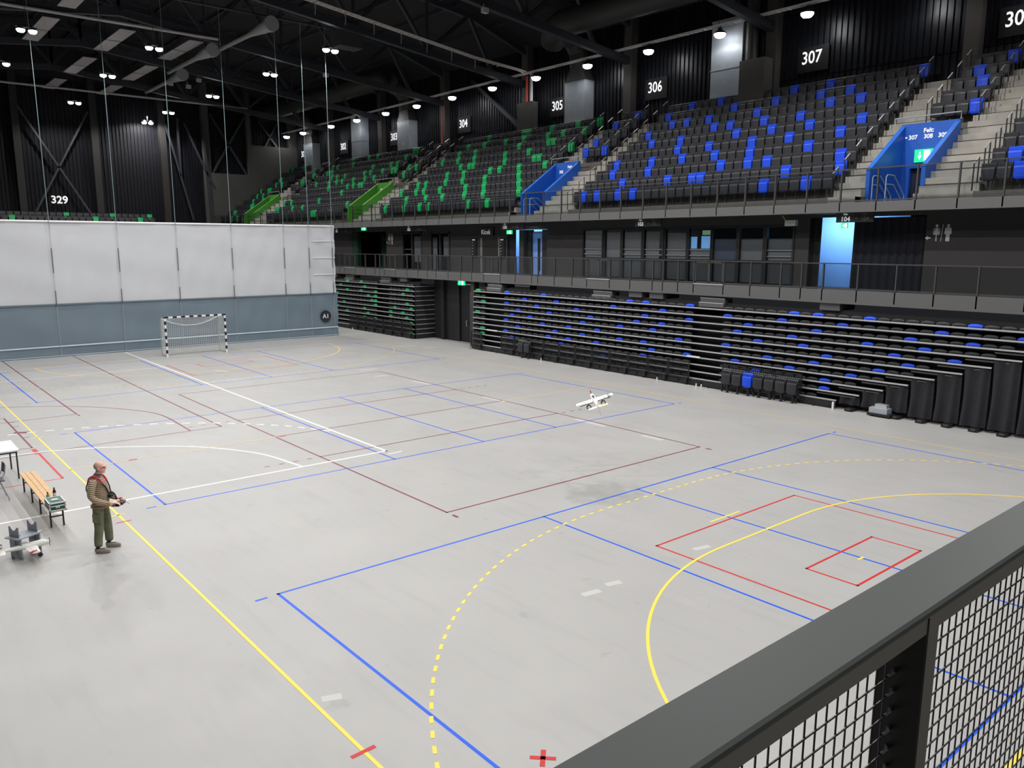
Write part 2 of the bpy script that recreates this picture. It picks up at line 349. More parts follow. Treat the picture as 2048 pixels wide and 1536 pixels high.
endc = [-7.3, -1.56, 4.36, 10.07, 14.0]
for a, b in zip([-13]+endc, endc+[23.2]):
    obj('wall_panel', corr((a, 56.85), (b, 56.85), 7.0, 19.5, (0, -1), .3, .07), M_CORR2, wf)
pl_ = MB(); Y0, Y1 = 56.3, 56.75
for x0, x1, z0, z1 in ((13.75, 14.4, 6, 21), (14.4, 18.1, 6, 12.5), (18.1, 18.5, 6, 21), (18.5, 22.4, 6, 15.4), (22.4, 23.3, 6, 21)): pl_.box(x0, x1, Y0, Y1, z0, z1)
obj('plaster_panel', pl_, mat('plaster_brown', (72, 71, 68), .85, noise=.06, nscale=.4), wf)
for x in endc[:4]+[-13.0]:
    tag(obj('column', MB().box(x-.28, x+.28, 56.1, 56.8, 0, 20), M_COL2), 'grey steel column on the end wall', 'column', 'columns on the end wall', 'structure')
for i, y in enumerate(COLY):
    tag(obj('column', MB().box(22.75, 23.3, y-.3, y+.3, 12.3, 19.0), M_COLM), 'grey wall column between the numbered wall bays above the seats', 'column', 'columns along the upper wall', 'structure')
def brace(pts, label, w_=.16):
    mb = MB()
    for p, q in pts: mb.bar(p, q, w_)
    tag(obj('wind_brace', mb, M_TRUSS), label, 'brace')
brace([((-1.4, 55.95, 17), (3.9, 55.95, 7.6)), ((3.9, 55.95, 17), (-1.2, 55.95, 7.6))], 'crossed steel brace behind number 329 on the end wall')
brace([((10.3, 55.95, 16.6), (12.3, 55.95, 8.0)), ((12.0, 55.95, 16.8), (14.2, 55.95, 11.5)), ((13.7, 55.95, 17.2), (14.0, 55.95, 7.6)), ((11.4, 55.95, 17.2), (11.4, 55.95, 12))], 'narrow leaning braces near the corner of the end wall')
brace([((14.6, 56.6, 18), (18.0, 56.6, 12.5)), ((18.0, 56.6, 18), (14.6, 56.6, 12.5))], 'dark crossed brace in the larger end wall niche', .2)
brace([((19.4, 56.6, 17.8), (21.3, 56.6, 15.35)), ((21.4, 56.6, 17.8), (20.0, 56.6, 15.35))], 'pale crossed brace in the small corner niche', .18)
mb = MB().bar((23.05, 26.2, 17.6), (23.05, 20.6, 13.6), .26); tag(obj('wind_brace', mb, M_TRUSS), 'single sloping steel brace on the wall beside number 304', 'brace')
# roof
def zb(x): return 16.42+.113*(20.7-abs(x))
def zt(x): x = abs(x); return 19.93+.12*(18.2-x) if x <= 18.2 else 19.93-.327*(x-18.2)
ce = MB()
for s in (-1, 1):
    xs = [0, 9, 18.2, 23.5]
    for a, b in zip(xs, xs[1:]):
        q = [(s*a, -31, zt(a)+.45), (s*b, -31, zt(b)+.45), (s*b, 57.2, zt(b)+.45), (s*a, 57.2, zt(a)+.45)]
        ce.poly(q, (0, 0, .3))
ceil = struct('ceiling', ce, M_ROOF, 'black pitched roof deck above the trusses', 'ceiling')
for x in range(-22, 23, 3):
    obj('roof_purlin', MB().bar((x, -31, zt(x)+.33), (x, 57, zt(x)+.33), .12, .22), M_TRUSS, ceil)
for i, y in enumerate(COLY):
    lab = ['behind the camera gallery', 'over the near goal area', 'over the near third of the court', 'ending at the boxed pipe casing', 'ending over the nearer four-seat rows', 'beside the crossing cable tray', 'ending at the thin red riser pipe', 'carrying the long pale tube', 'next to the end wall'][i]
    t = thing('roof_truss', 'dark steel roof truss '+lab, 'truss', (0, y, 16.4), group='roof trusses')
    m_ = MB()
    for s in (-1, 1): m_.bar((0, y, zb(0)+.2), (s*23.2, y, zb(23.2)+.2), .34, .4)
    obj('bottom_chord', m_, M_TRUSS, t)
    m_ = MB()
    for s in (-1, 1): m_.bar((0, y, zt(0)), (s*18.2, y, zt(18.2)), .3, .34); m_.bar((s*18.2, y, zt(18.2)), (s*23.2, y, zt(23.2)), .3, .34)
    obj('top_chord', m_, M_TRUSS, t)
    bn = [19.9, 14.9, 9.9, 4.9, 0]; tn = [18.1, 12.4, 7.4, 2.4]
    for s in (-1, 1):
        for k in range(4):
            for bx in (bn[k], bn[k+1]):
                obj('web_strut', MB().bar((s*bx, y, zb(bx)+.3), (s*tn[k], y, zt(tn[k])), .2), M_TRUSS, t)
            obj('web_strut', MB().bar((s*bn[k+1], y, zb(bn[k+1])+.3), (s*bn[k+1], y, zt(bn[k+1])), .14), M_TRUSS, t)
# cross bracing in the roof plane
for i in range(3, 8):
    for x in (12.4, 2.4):
        y0, y1 = COLY[i], COLY[i+1]
        tag(obj('roof_tie', MB().bar((x, y0, zt(x)-.1), (x-5 if x > 5 else x+5, y1, zt(x)-.1), .07), M_TRUSS), f'thin diagonal roof tie, {ORD[i-3]} bay, '+('stand side' if x > 5 else 'middle'), 'tie rod', 'roof tie rods')

# ------------------------------------------------------------------ upper stand terrace
NX, NZ, TD, TR = 14.55, 7.5, .8, .55
def rx(r): return NX+TD*(r-1)
def rz_(r): return NZ+TR*(r-1)
YA, YB = -24.0, 56.3
VOM = [(-9.96, -7.9), (9.68, 11.63), (29.15, 31.3), (48.9, 51.1)]
ter = thing('seating_terrace', 'stepped concrete upper terrace under the rows of tip-up seats', 'terrace', (14, 0, 6.92), kind='structure')
def segs(r):
    if r > 5: return [(YA, YB)]
    out = []; a = YA
    for v0, v1 in VOM: out.append((a, v0)); a = v1
    out.append((a, YB)); return out
for r in range(1, 11):
    m_ = MB()
    for a, b in segs(r): m_.box(rx(r), rx(r)+TD+.02 if r < 10 else 23.3, a, b, rz_(r)-(.25 if r == 1 else TR+.1), rz_(r))
    obj('terrace_row', m_, M_RISER, ter)
obj('front_walkway', MB().box(14.0, 18.0, YA, YB, 7.05, 7.27), M_CONC, ter)
obj('fascia', MB().box(13.92, 14.02, YA, YB, 6.92, 7.27), M_FASCIA, ter)
obj('soffit', MB().poly([(14.0, YA, 6.92), (15.6, YA, 6.92), (15.6, YB, 6.92), (14.0, YB, 6.92)], (0, 0, .1)), M_WALLD, ter)
# aisles: (y0, y1, first row, last row)
AIS = [(-7.9, -6.85, 1, 10), (-8.45, -7.9, 6, 10), (-11.88, -9.96, 1, 10), (-10.25, -9.96, 99, 99), (7.1, 8.6, 1, 10), (8.6, 9.68, 1, 5), (10.5, 12.05, 6, 10), (11.63, 11.8, 1, 5), (26.1, 28.1, 1, 10), (28.1, 29.15, 1, 5), (30.0, 31.45, 6, 10),
       (45.2, 47.0, 1, 10), (47.0, 48.9, 1, 5), (48.7, 51.2, 6, 10)]
for y0, y1, r0, r1 in AIS:
    if r0 > 10: continue
    fl_ = None
    for r in range(r0, r1+1):
        zt_ = rz_(r)
        m1 = MB().box(rx(r)-.40, rx(r)+.01, y0, y1, zt_-TR-.02, zt_-TR/2)
        m2 = MB().box(rx(r)-.02, rx(r)+.42, y0, y1, zt_-.2, zt_+.012)
        if fl_ is None: fl_ = obj('stair_flight', m1, M_CONC, ter)
        else: obj('step', m1, M_CONC, fl_)
        obj('step', m2, M_CONC, fl_)
# seats ------------------------------------------------------------
BLK = [('A', -6.85, 7.1, 1, 10, 'b'), ('B', -10.25, -8.45, 6, 10, 'b'), ('C', -19, -11.88, 1, 10, 'b'), ('D', 8.6, 10.5, 6, 10, 'b'), ('E', 12.1, 26.1, 1, 10, 'g'), ('F', 28.1, 30.0, 6, 10, 'g'),
       ('G', 31.5, 45.2, 1, 10, 'g'), ('H', 47.0, 48.7, 6, 10, 'g'), ('I', 51.2, 56.2, 1, 10, 'g')]
LIT = {'A': {1: [2, 6, 21, 23, 26, 28], 2: [0, 5, 14, 15, 18, 24], 3: [1, 8, 10, 13, 22, 27], 4: [5, 11, 15, 19, 23, 28], 5: [3, 8, 12, 17, 21], 6: [2, 7, 11, 15, 22, 26], 7: [9, 13, 17, 19, 28], 8: [4, 7, 15, 21, 24, 26], 9: [6, 9, 14, 19, 28], 10: [0, 13, 17, 22, 26, 9]},
       'B': {6: [0], 8: [1], 9: [2], 10: [0]}, 'C': {}, 'D': {6: [0, 3], 7: [3], 9: [3], 10: [1]},
       'E': {1: [4, 8, 17, 19, 23, 28], 2: [0, 7, 11, 16, 20, 25], 3: [2, 9, 13, 19, 23, 25, 29], 4: [4, 11, 16, 20, 25, 27], 5: [1, 6, 10, 12, 18, 22], 6: [4, 5, 11, 18, 19, 21], 7: [0, 8, 13, 20, 24, 28], 8: [5, 6, 12, 22, 26], 9: [1, 5, 8, 13, 17, 22, 26], 10: [0, 4, 9, 14, 15, 23]}}
def seat_meshes(cm, nm):
    # local: sitter faces -x, origin on the tread under the seat, built around x = .45
    def shell(rows, th, bow, n=5):
        q = MB(); vs = []; fs = []
        for z, hw, x in rows:
            for k in range(n):
                u = 2*k/(n-1)-1; vs.append((x+bow*(1-u*u), hw*u, z))
        nb = len(vs); vs += [(x+th, y, z) for x, y, z in vs]
        for i in range(len(rows)-1):
            for k in range(n-1):
                a = i*n+k; fs.append((a, a+1, a+n+1, a+n)); fs.append((nb+a, nb+a+n, nb+a+n+1, nb+a+1))
            a = i*n; fs.append((a, a+n, nb+a+n, nb+a)); a = i*n+n-1; fs.append((a, nb+a, nb+a+n, a+n))
        a = (len(rows)-1)*n
        for k in range(n-1): fs.append((a+k, a+k+1, nb+a+k+1, nb+a+k)); fs.append((k, nb+k, nb+k+1, k+1))
        return q.add(vs, fs)
    b = shell([(.36, .17, .05), (.42, .2, .045), (.80, .222, .0), (.865, .225, -.005), (.895, .215, .02)], .05, .02)
    p = shell([(.33, .12, -.03), (.36, .17, -.06), (.42, .188, -.075), (.70, .2, -.085), (.745, .195, -.075), (.765, .18, -.05)], .05, -.018)
    h = MB().box(.05, .09, -.03, .03, 0, .44).box(-.04, .08, -.232, -.212, .36, .47).box(-.04, .08, .212, .232, .36, .47).box(-.0, .14, -.05, .05, 0, .02)
    me = [b.mesh('backrest', cm), p.mesh('seat_pan', cm), h.mesh('bracket', M_BLACK)]
    return me, (b, p, h)
SM = {'k': seat_meshes(M_SBLK, 'k'), 'b': seat_meshes(M_SBLUE, 'b'), 'g': seat_meshes(M_SGREEN, 'g')}
def depth(p): return (Vector(p)-CP).dot(fv)
def inview(p):
    d = Vector(p)-CP; z = d.dot(fv); return z > 0 and abs(d.dot(r2)/z*1587.69) < 1036 and abs(d.dot(u2)/z*1587.69) < 780
SEC = {'A': 'between the blue portals', 'B': 'above the blue portal 307 308 309', 'C': 'beyond the portal 307 308 309', 'D': 'above the blue portal 305 306', 'E': 'below number 304'}
seats = []
for nm, y0, y1, ra, rb, colr in BLK:
    N = int(round((y1-y0)/.47)); pt = (y1-y0)/N
    for r in range(ra, rb+1):
        for k in range(N):
            y = y0+pt*(k+.5)
            c = 'k'
            if nm in LIT and LIT[nm]:
                if k in LIT[nm].get(r, []): c = colr
            elif random.random() < .15: c = colr
            if nm == 'C':
                c = 'k'
                if (r, N-1-k) in ((1, 2), (2, 1), (3, 5), (8, 2), (9, 2), (10, 3), (5, 0)): c = 'b'
            if nm == 'E' and r <= 5 and y < 11.7: continue
            seats.append((depth((rx(r)+.45, y, rz_(r)+.6)) + (0 if inview((rx(r)+.45, y, rz_(r)+.6)) else 1000), nm, r, k, N, y, c))
    if nm in 'E':
        for r in range(1, 6): seats.append((depth((rx(r)+.45, 11.9, rz_(r))), nm, r, -1, N, 11.87, 'k'))
seats.sort()
NAMEC = {'k': 'black', 'b': 'blue', 'g': 'green'}
stuffm = MB()
def seat_thing(c, loc, rz, label, group=None, name='stadium_seat'):
    t = thing(name, label, 'seat', loc, rz, group)
    for q, pn in zip(SM[c][0], ('backrest', 'seat_pan', 'bracket')):
        o = bpy.data.objects.new(pn, q); COL.objects.link(o); o.parent = t
    return t
NIND = 289
cnt = 0
ROWN = ['front row', 'second row up', 'third row up', 'fourth row up', 'fifth row up', 'sixth row up', 'seventh row up', 'eighth row up', 'ninth row up', 'top row']
for d, nm, r, k, N, y, c in seats:
    loc = (rx(r)+.42, y, rz_(r))
    if cnt < NIND and d < 999 and nm in SEC:
        cnt += 1
        idx = k if nm in 'ABE' else (N-1-k)
        where = {'A': 'from the aisle beside portal 307 308 309', 'B': 'from the camera-side aisle', 'C': 'from its first aisle', 'D': 'from its aisle', 'E': 'from its first aisle'}[nm]
        if nm == 'A': lab = f'{NAMEC[c]} tip-up seat {SEC[nm]}, {ROWN[r-1]}, {ORD[idx]} from portal 307'
        else: lab = f'{NAMEC[c]} tip-up seat {SEC[nm]}, {ROWN[r-1]}, {ORD[idx]} in'
        if nm == 'E': lab = f'{NAMEC[c]} tip-up seat {SEC[nm]}, {ROWN[r-1]}, {ORD[idx+1]} from portal 305 306'
        seat_thing(c, loc, 0, lab, 'tip-up seats '+SEC[nm])
    else:
        if d > 999 and y < -14: continue
        stuffm.T = Matrix.Translation(loc); mi = 'kbg'.index(c)
        for q, mm in zip(SM[c][1], (mi, mi, 0)):
            if q is SM[c][1][2] and y > 12: continue
            stuffm.add(q.v, q.f, mm)
# far end stand, two rows
for r, (yy, zz) in enumerate(((54.5, 7.22), (55.35, 7.55))):
    for k in range(34):
        x = -9.0+k*.52; c = 'g' if k in ((7, 20, 27, 33) if r else (3, 12, 24, 31)) else 'k'
        stuffm.T = Matrix.Translation((x, yy, zz)) @ Matrix.Rotation(-PI/2, 4, 'Z')
        for q in SM[c][1][:2]: stuffm.add(q.v, q.f, 'kbg'.index(c))
stuffm.T = None
so = obj('stadium_seats', stuffm, [M_SBLK, M_SBLUE, M_SGREEN])
tag(so, 'remaining rows of black and green tip-up seats farther along the upper terrace', 'seats', kind='stuff')
tag(obj('end_terrace', MB().box(-14, 13.5, 53.9, 55.0, 6.9, 7.22).box(-14, 13.5, 55.0, 56.1, 6.9, 7.55), M_DARK), 'dark stepped terrace of the far end stand under number 329', 'terrace', kind='structure')
# ------------------------------------------------------------------ vomitories
def sec_text(lines, x, yc, zc, size, name='lettering', parent=None, mt=None):
    mb = MB()
    for s, dy, dz in lines: text_mb(s, size, (x, yc-dy, zc+dz), XR, YR, mb, bold=.006)
    return obj(name, mb, mt or M_SIGN2, parent)
VN = [('blue', 'nearer blue exit portal signed 307 308 309', [('307', -.56, 0), ('308', 0, 0), ('309', .52, 0), ('Felt:', 0, .22)]), ('blue', 'farther blue exit portal signed 305 306', [('305', -.35, 0), ('306', .35, 0), ('Felt:', .35, .24)]),
      ('green', 'nearer green exit portal with sloping side walls', [('303', -.35, 0), ('304', .35, 0)]), ('green', 'farther green exit portal close to the end wall', [('301', -.35, 0), ('302', .35, 0)])]
for i, (v0, v1) in enumerate(VOM):
    cn, lab, txt = VN[i]; mt = M_BLUE if cn == 'blue' else M_GREEN
    t = thing('exit_portal', lab+' cut into the terrace', 'portal', (15.3, (v0+v1)/2, 7.27))
    for s, yy in ((0, v0), (1, v1)):
        y0, y1 = (yy-.02, yy+.12) if s == 0 else (yy-.12, yy+.02)
        m_ = MB().poly([(15.28, y0, 7.27), (17.8, y0, 7.27), (17.8, y0, 10.22), (15.28, y0, 8.47)], (0, y1-y0, 0))
        obj('side_wall', m_, mt, t)
        obj('wall_cap', MB().bar((15.26, (y0+y1)/2, 8.48), (17.82, (y0+y1)/2, 10.24), .17, .03), mat('cap_'+cn, (44, 108, 205) if cn == 'blue' else (120, 176, 92), .4), t)
    yc = (v0+v1)/2; bw = MB().box(17.78, 17.95, v0, v1, 8.65, 10.3); bw.box(17.78, 17.95, v1-.42, v1, 7.27, 8.65).box(17.78, 17.95, v0, v0+.9, 7.27, 8.65)
    obj('back_wall', bw, mt, t)
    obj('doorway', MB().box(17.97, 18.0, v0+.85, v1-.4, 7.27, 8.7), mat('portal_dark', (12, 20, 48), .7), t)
    rl = MB().tube([(17.85, v0-.02, 10.3), (17.85, v0-.02, 10.56), (17.85, v1+.3, 10.56), (17.85, v1+.3, 10.3)], .022, 6)
    obj('top_rail', rl, M_STEEL, t)
    sec_text(txt, 17.77, yc+.02, 9.72, .22, parent=t)
    if i == 0: m_ = MB(); rsign(m_, [(-yc-.88, 9.8), (-yc-.83, 9.85), (-yc-.83, 9.815), (-yc-.78, 9.815), (-yc-.78, 9.785), (-yc-.83, 9.785), (-yc-.83, 9.75)], 17.775); obj('arrow_mark', m_, M_SIGN2, t)
    hr = MB()
    for yy in (yc+.35, yc+.85) if i < 2 else (yc+.5,):
        hr.tube([(15.4, yy, 7.3), (15.4, yy, 8.2), (15.5, yy, 8.28), (16.0, yy, 8.28), (16.9, yy, 7.6), (16.9, yy, 7.3)], .022, 6); hr.tube([(15.4, yy, 7.95), (16.0, yy, 7.95), (16.6, yy, 7.5)], .018, 6)
    obj('hand_rail', hr, M_STEEL if i < 2 else M_BLACK, t)
def exit_sign(x, y0, y1, z0, z1, label, glow=True):
    t = thing('exit_sign', label, 'sign', (x, (y0+y1)/2, z0))
    obj('lamp_box', MB().box(x, x+.06, y0, y1, z0, z1), M_EXIT, t)
    if x < 15: obj('hanger', MB().box(x+.02, x+.04, (y0+y1)/2-.02, (y0+y1)/2+.02, z1, 6.93 if z0 > 5 else 3.8), M_BLACK, t)
    h = z1-z0; yc = y1-(y1-y0)*.3; m_ = MB(); c = (z0+z1)/2
    rsign(m_, [(-yc-.3*h*.5, c+.0), (-yc, c-.32*h), (-yc+.3*h*.5, c), (-yc+.1*h*.5, c), (-yc+.1*h*.5, c+.3*h), (-yc-.1*h*.5, c+.3*h), (-yc-.1*h*.5, c)], x-.002)
    yc = y0+(y1-y0)*.3
    rsign(m_, [(-yc-.05*h-.2*h, z0+.12*h), (-yc+.25*h, z0+.12*h), (-yc+.25*h, z1-.1*h), (-yc-.25*h, z1-.1*h)], x-.002)
    obj('arrow_symbol', m_, M_EXITW, t)
exit_sign(17.68, -9.15, -8.5, 8.86, 9.32, 'green lit exit sign on the back wall of portal 307')
# aisle hand rails
ah = None
def aisle_rail(r, y, label, grp):
    global ah
    if ah is None:
        m_ = MB().tube([(.05, 0, 0), (.05, 0, .86), (.42, 0, 1.12), (.42, 0, .0)], .022, 6)
        t = thing('aisle_handrail', label, 'handrail', (rx(r), y, rz_(r)), group=grp)
        obj('posts', m_, M_BLACK, t, local=True)
        obj('grip', MB().tube([(.05, 0, .875), (.42, 0, 1.135)], .026, 6), M_ALU, t, local=True); ah = t
    else: dup(ah, (rx(r), y, rz_(r)), None, label, grp)
for y, r0, r1, side in ((-6.95, 1, 10, 'middle seat block, end near the nearer blue portal'), (-8.42, 6, 10, 'four-seat rows above nearer blue portal, far side'), (-10.3, 6, 10, 'four-seat rows above nearer blue portal, camera side'),
                        (-11.8, 1, 10, 'stairs on the camera side of nearer blue portal'), (7.2, 1, 10, 'middle seat block, end near the farther blue portal'), (8.55, 6, 10, 'four-seat rows above farther blue portal, camera side'),
                        (10.55, 6, 10, 'four-seat rows above farther blue portal, far side'), (12.0, 5, 10, 'green-dotted block nearest a blue portal'), (26.2, 1, 10, 'green-dotted block, end near the nearer green portal'), (28.0, 6, 10, 'rows above the nearer green portal, camera side'),
                        (30.1, 6, 10, 'rows above the nearer green portal, far side'), (45.3, 1, 10, 'green-dotted block, end near the farther green portal')):
    for r in range(r0, r1+1): aisle_rail(r, y, f'thin black stair handrail, {ROWN[r-1]}, {side}'.replace('thin black stair', 'black'), 'stair handrails on the upper terrace')
# ------------------------------------------------------------------ railings
def railing(name, label, x, ys, z0, ztop, zfloor, y0, y1, top_w=.05):
    t = thing(name, label, 'railing', (x, (y0+y1)/2, z0))
    for y in ys: obj('post', MB().box(x-.05, x+.03, y-.022, y+.022, z0, ztop-.02), M_DARK, t)
    obj('top_rail', MB().box(x-.03, x+.03, y0, y1, ztop-.04, ztop), M_DARK, t)
    obj('bottom_rail', MB().box(x-.015, x+.015, y0, y1, zfloor+.0, zfloor+.05), M_DARK, t)
    yy = sorted(ys)
    for a, b in zip(yy, yy[1:]): obj('glass_pane', MB().box(x-.006, x+.006, a+.025, b-.025, zfloor+.06, ztop-.05), M_GLASS, t)
    return t
railing('balcony_railing', 'dark railing along the front edge of the upper terrace', 13.97, [-18.3+1.33*k for k in range(56)], 6.95, 8.43, 7.29, -20, 56.2)
mzy = [33, 31.5, 30, 28.46, 27.76, 26.27, 24.9, 23.58, 23.02, 22.47, 21.09, 19.75, 18.52, 17.52, 16.6, 15.36, 14.12, 13.11, 12.02, 10.59, 9.34, 8.05, 7.57, 6.35, 5.1, 4.11, 2.65, 1.41, 0.12, -0.45, -1.26, -2.07, -3.53, -4.76, -6.05, -6.9, -7.74, -9.02, -10.34, -11.59, -12.87, -14.2, -15.6, -17]
rl = railing('balcony_railing', 'dark glazed railing along the mezzanine walkway above the folded seats', 13.0, mzy, 3.8, 5.14, 4.22, -18, 33)
for a, b in ((27.76, 26.27), (22.47, 21.09), (12.02, 10.59), (4.11, 2.65), (-2.07, -3.53)):
    g = obj('gate', MB().box(12.97, 13.01, b+.05, b+.1, 4.25, 5.08).box(12.97, 13.01, a-.1, a-.05, 4.25, 5.08).box(12.97, 13.01, b+.05, a-.05, 5.04, 5.08).box(12.97, 13.01, b+.05, a-.05, 4.25, 4.29).box(12.97, 13.01, (a+b)/2-.04, (a+b)/2+.04, 4.25, 5.08), M_DARK, rl)
    obj('sill_plate', MB().box(12.93, 12.99, b, a, 4.17, 4.21), M_ALU, g)
# mezzanine
mz = thing('mezzanine_slab', 'grey walkway slab running between folded seats and upper terrace', 'floor slab', (13, 0, 3.72), kind='structure')
obj('fascia', MB().box(12.95, 13.05, -26, 56.3, 3.72, 4.2), M_FASCIA, mz)
obj('slab', MB().box(13.05, 19.0, -26, 56.3, 3.78, 4.05), M_DARK, mz)
for y in (11.2, -2.9+2.9, 1.2, -8.0, 20.4, 29.6): obj('beam_end', MB().box(13.1, 14.2, y-.38, y+.38, 3.45, 3.78), M_FASCIA, mz)
for y in (13.45, 17.5): tag(obj('column', MB().box(13.25 if y < 15 else 14.0, 13.6 if y < 15 else 14.3, y-.16, y+.16, 0, 3.78), M_DARK if y < 15 else M_BLACK), 'dark grey column beside the door gap between the folded stands' if y < 15 else 'black column beside the tall black door', 'column', kind='structure')

# concourse wall with openings (x = 15.6)
CW = 15.6
cw = struct('wall_right', MB().box(CW, CW+.15, -26, -10.05, 4.05, 6.92), M_WALLD, 'dark grey concourse wall behind the mezzanine railing')
def wseg(y0, y1, z0=4.05, z1=6.92): obj('wall_segment', MB().box(CW, CW+.15, y0, y1, z0, z1), M_WALLD, cw)
for a, b in ((-5.6, -4.95), (7.02, 9.8), (13.2, 13.9), (15.62, 18.8), (21.05, 22.0), (24.45, 26.5), (31.35, 56)): wseg(a, b)
for a, b, z in ((-10.05, -5.6, 6.82), (-4.95, 7.02, 6.54), (9.8, 13.2, 6.58), (13.9, 15.62, 6.15), (18.8, 21.05, 6.53), (22.0, 24.45, 6.6), (26.5, 31.35, 6.64)): wseg(a, b, z)
obj('wall_segment', MB().box(19.0, 19.1, -26, 56, 4.05, 7.0), M_BLACK, cw); obj('wall_segment', MB().box(15.6, 19.1, -26, 56, 6.92, 7.0), M_BLACK, cw)
# windows
WN = [(5.65, 7.0), (4.4, 5.48), (3.05, 4.28), (1.77, 2.92), (.39, 1.62), (-.93, .28), (-2.27, -1.02), (-3.57, -2.38), (-4.92, -3.7)]
for i, (a, b) in enumerate(WN):
    t = thing(f'window_{i+1}', f'{ORD[i]} dark-framed concourse window with grey blind, counted from the Kiosk end', 'window', (CW, (a+b)/2, 4.05), kind='structure')
    f = MB().box(CW-.04, CW+.1, a-.06, a+.03, 4.05, 6.54).box(CW-.04, CW+.1, b-.03, b+.06, 4.05, 6.54).box(CW-.04, CW+.1, a, b, 6.48, 6.55).box(CW-.04, CW+.1, a, b, 5.08, 5.13).box(CW-.04, CW+.1, a, b, 4.05, 4.14)
    obj('window_frame', f, M_BLACK, t)
    obj('pane', MB().box(CW+.03, CW+.04, a+.03, b-.03, 4.14, 6.48), M_GLASS, t)
    zt_ = 6.36 if i in (0, 1, 2, 3) else 6.3 if i < 5 else 6.02
    if i == 0: zt_ = 6.45
    mm = M_BLIND if i not in (6,) else mat('blue_blind', (88, 94, 112), .8)
    if i != 5: obj('blind', MB().box(CW+.09, CW+.1, a+(.05 if i != 3 else .3), b-.03, 5.13, zt_), mm, t)
    else:
        obj('blind', MB().box(CW+.09, CW+.1, a+.03, b-.03, 5.13, 5.6), M_BLIND, t)
        obj('outside_view', MB().box(CW+.12, CW+.14, a+.03, a+.62, 5.6, 6.15).box(CW+.12, CW+.14, b-.35, b-.03, 5.6, 6.12), mat('daylit_window', (120, 175, 235), .6, emit=.55), t)
        obj('outside_view', MB().box(CW+.12, CW+.14, a+.05, a+.58, 6.2, 6.4), mat('daylit_trees', (150, 190, 150), .6, emit=.35), t)
    obj('blind', MB().box(CW+.09, CW+.1, a+.04, b-.04, 4.18, 5.08), mat('lower_blind', (92, 92, 93), .8), t)
    if i in (0, 2, 3, 4, 5, 8):
        obj('frosted_stripe', MB().box(CW+.02, CW+.025, a+.03, b-.03, 5.52, 5.57).box(CW+.02, CW+.025, a+.03, b-.03, 5.27, 5.32), mat('frosting', (120, 120, 122), .8), t)
# pale blue doorway, black curtains
tag(obj('passage_wall', MB().box(17.6, 17.7, -8.6, -3.8, 4.05, 6.92), M_SKYWALL), 'pale blue daylit passage wall seen through the opening under sign 104', 'wall', kind='structure')
tag(obj('passage_wall', MB().box(17.6, 17.7, 9.6, 16.5, 4.05, 6.92), mat('blue_wall2', (120, 160, 225), .7)), 'blue passage wall seen through the narrow gap beside the Kiosk', 'wall', kind='structure')
area((16.4, -6.2, 6.8), .6, 2.4, 125, (.66, .83, 1), (0, R(-50), 0)); area((16.4, 13.6, 6.6), .6, 3.4, 120, (.5, .72, 1), (0, R(-50), 0))
def drape(name, label, x, y0, y1, z0, z1, mt, amp=.04, folds=5, pinch=0, group=None, n=None):
    n = n or folds*6; m_ = MB(); vs = []; rows = 8
    for j in range(rows+1):
        t = j/rows; z = z0+(z1-z0)*t; pw = 1-pinch*math.sin(PI*min(1, t*1.1))
        for i in range(n+1):
            s = i/n; y = y0+(y1-y0)*s*pw
            vs.append((x+amp*(1-.35*t)*math.sin(2*PI*folds*s+.6*math.sin(5*s)+t), y, z))
    m_.add(vs, [(j*(n+1)+i, j*(n+1)+i+1, (j+1)*(n+1)+i+1, (j+1)*(n+1)+i) for j in range(rows) for i in range(n)])
    return tag(obj(name, m_, mt, smooth=True), label, 'curtain', group)
drape('door_curtain', 'black curtain on the window side of the pale blue opening', 15.85, -5.42, -5.97, 4.05, 6.85, M_CLOTH, .05, 3)
drape('door_curtain', 'wide black curtain under sign 104 beside the pale blue opening', 15.8, -10.05, -7.31, 4.08, 6.78, mat('navy_drape', (22, 24, 34), .85), .06, 9)
dl = MB()
for k in range(5): dl.poly([(15.9, -8.75-.2*k, 4.35), (15.9, -8.87-.2*k, 4.35), (15.9, -8.87-.2*k, 6.35-.33*k), (15.9, -8.75-.2*k, 6.5-.33*k)], (.01, 0, 0))
drape('door_curtain', 'black curtain beside the narrow blue gap near the Kiosk', 15.74, 12.58, 13.36, 4.05, 6.6, M_CLOTH, .03, 3)
tag(obj('pillar', MB().box(15.55, 15.85, 11.69, 12.07, 4.05, 6.57), M_WALLD), 'narrow grey pillar between the blue gap and blue door', 'pillar', kind='structure')
dr = thing('door_1', 'pale blue door leaf with a dark glazed slit beside the Kiosk', 'door', (15.9, 10.8, 4.05), kind='structure')
M_DOORB = mat('door_blue', (120, 158, 222), .5, noise=.03)
obj('door_leaf', MB().box(15.86, 15.92, 10.36, 10.62, 4.08, 6.48).box(15.86, 15.92, 10.85, 11.26, 4.08, 6.48).box(15.86, 15.92, 10.62, 10.85, 6.1, 6.48).box(15.86, 15.92, 10.62, 10.85, 4.08, 4.3), M_DOORB, dr)
obj('pane', MB().box(15.88, 15.9, 10.62, 10.85, 4.3, 6.1), M_SIGNB, dr); obj('door_handle', MB().box(15.8, 15.86, 10.42, 10.5, 5.1, 5.3), M_ALU, dr)
obj('door_frame', MB().box(15.75, 15.95, 11.26, 11.66, 4.05, 6.57).box(15.75, 15.95, 9.82, 10.36, 4.05, 6.57), M_BLACK, dr)
area((15.2, 10.9, 6.88), .3, .8, 5, (.55, .75, 1), (0, R(12), 0))
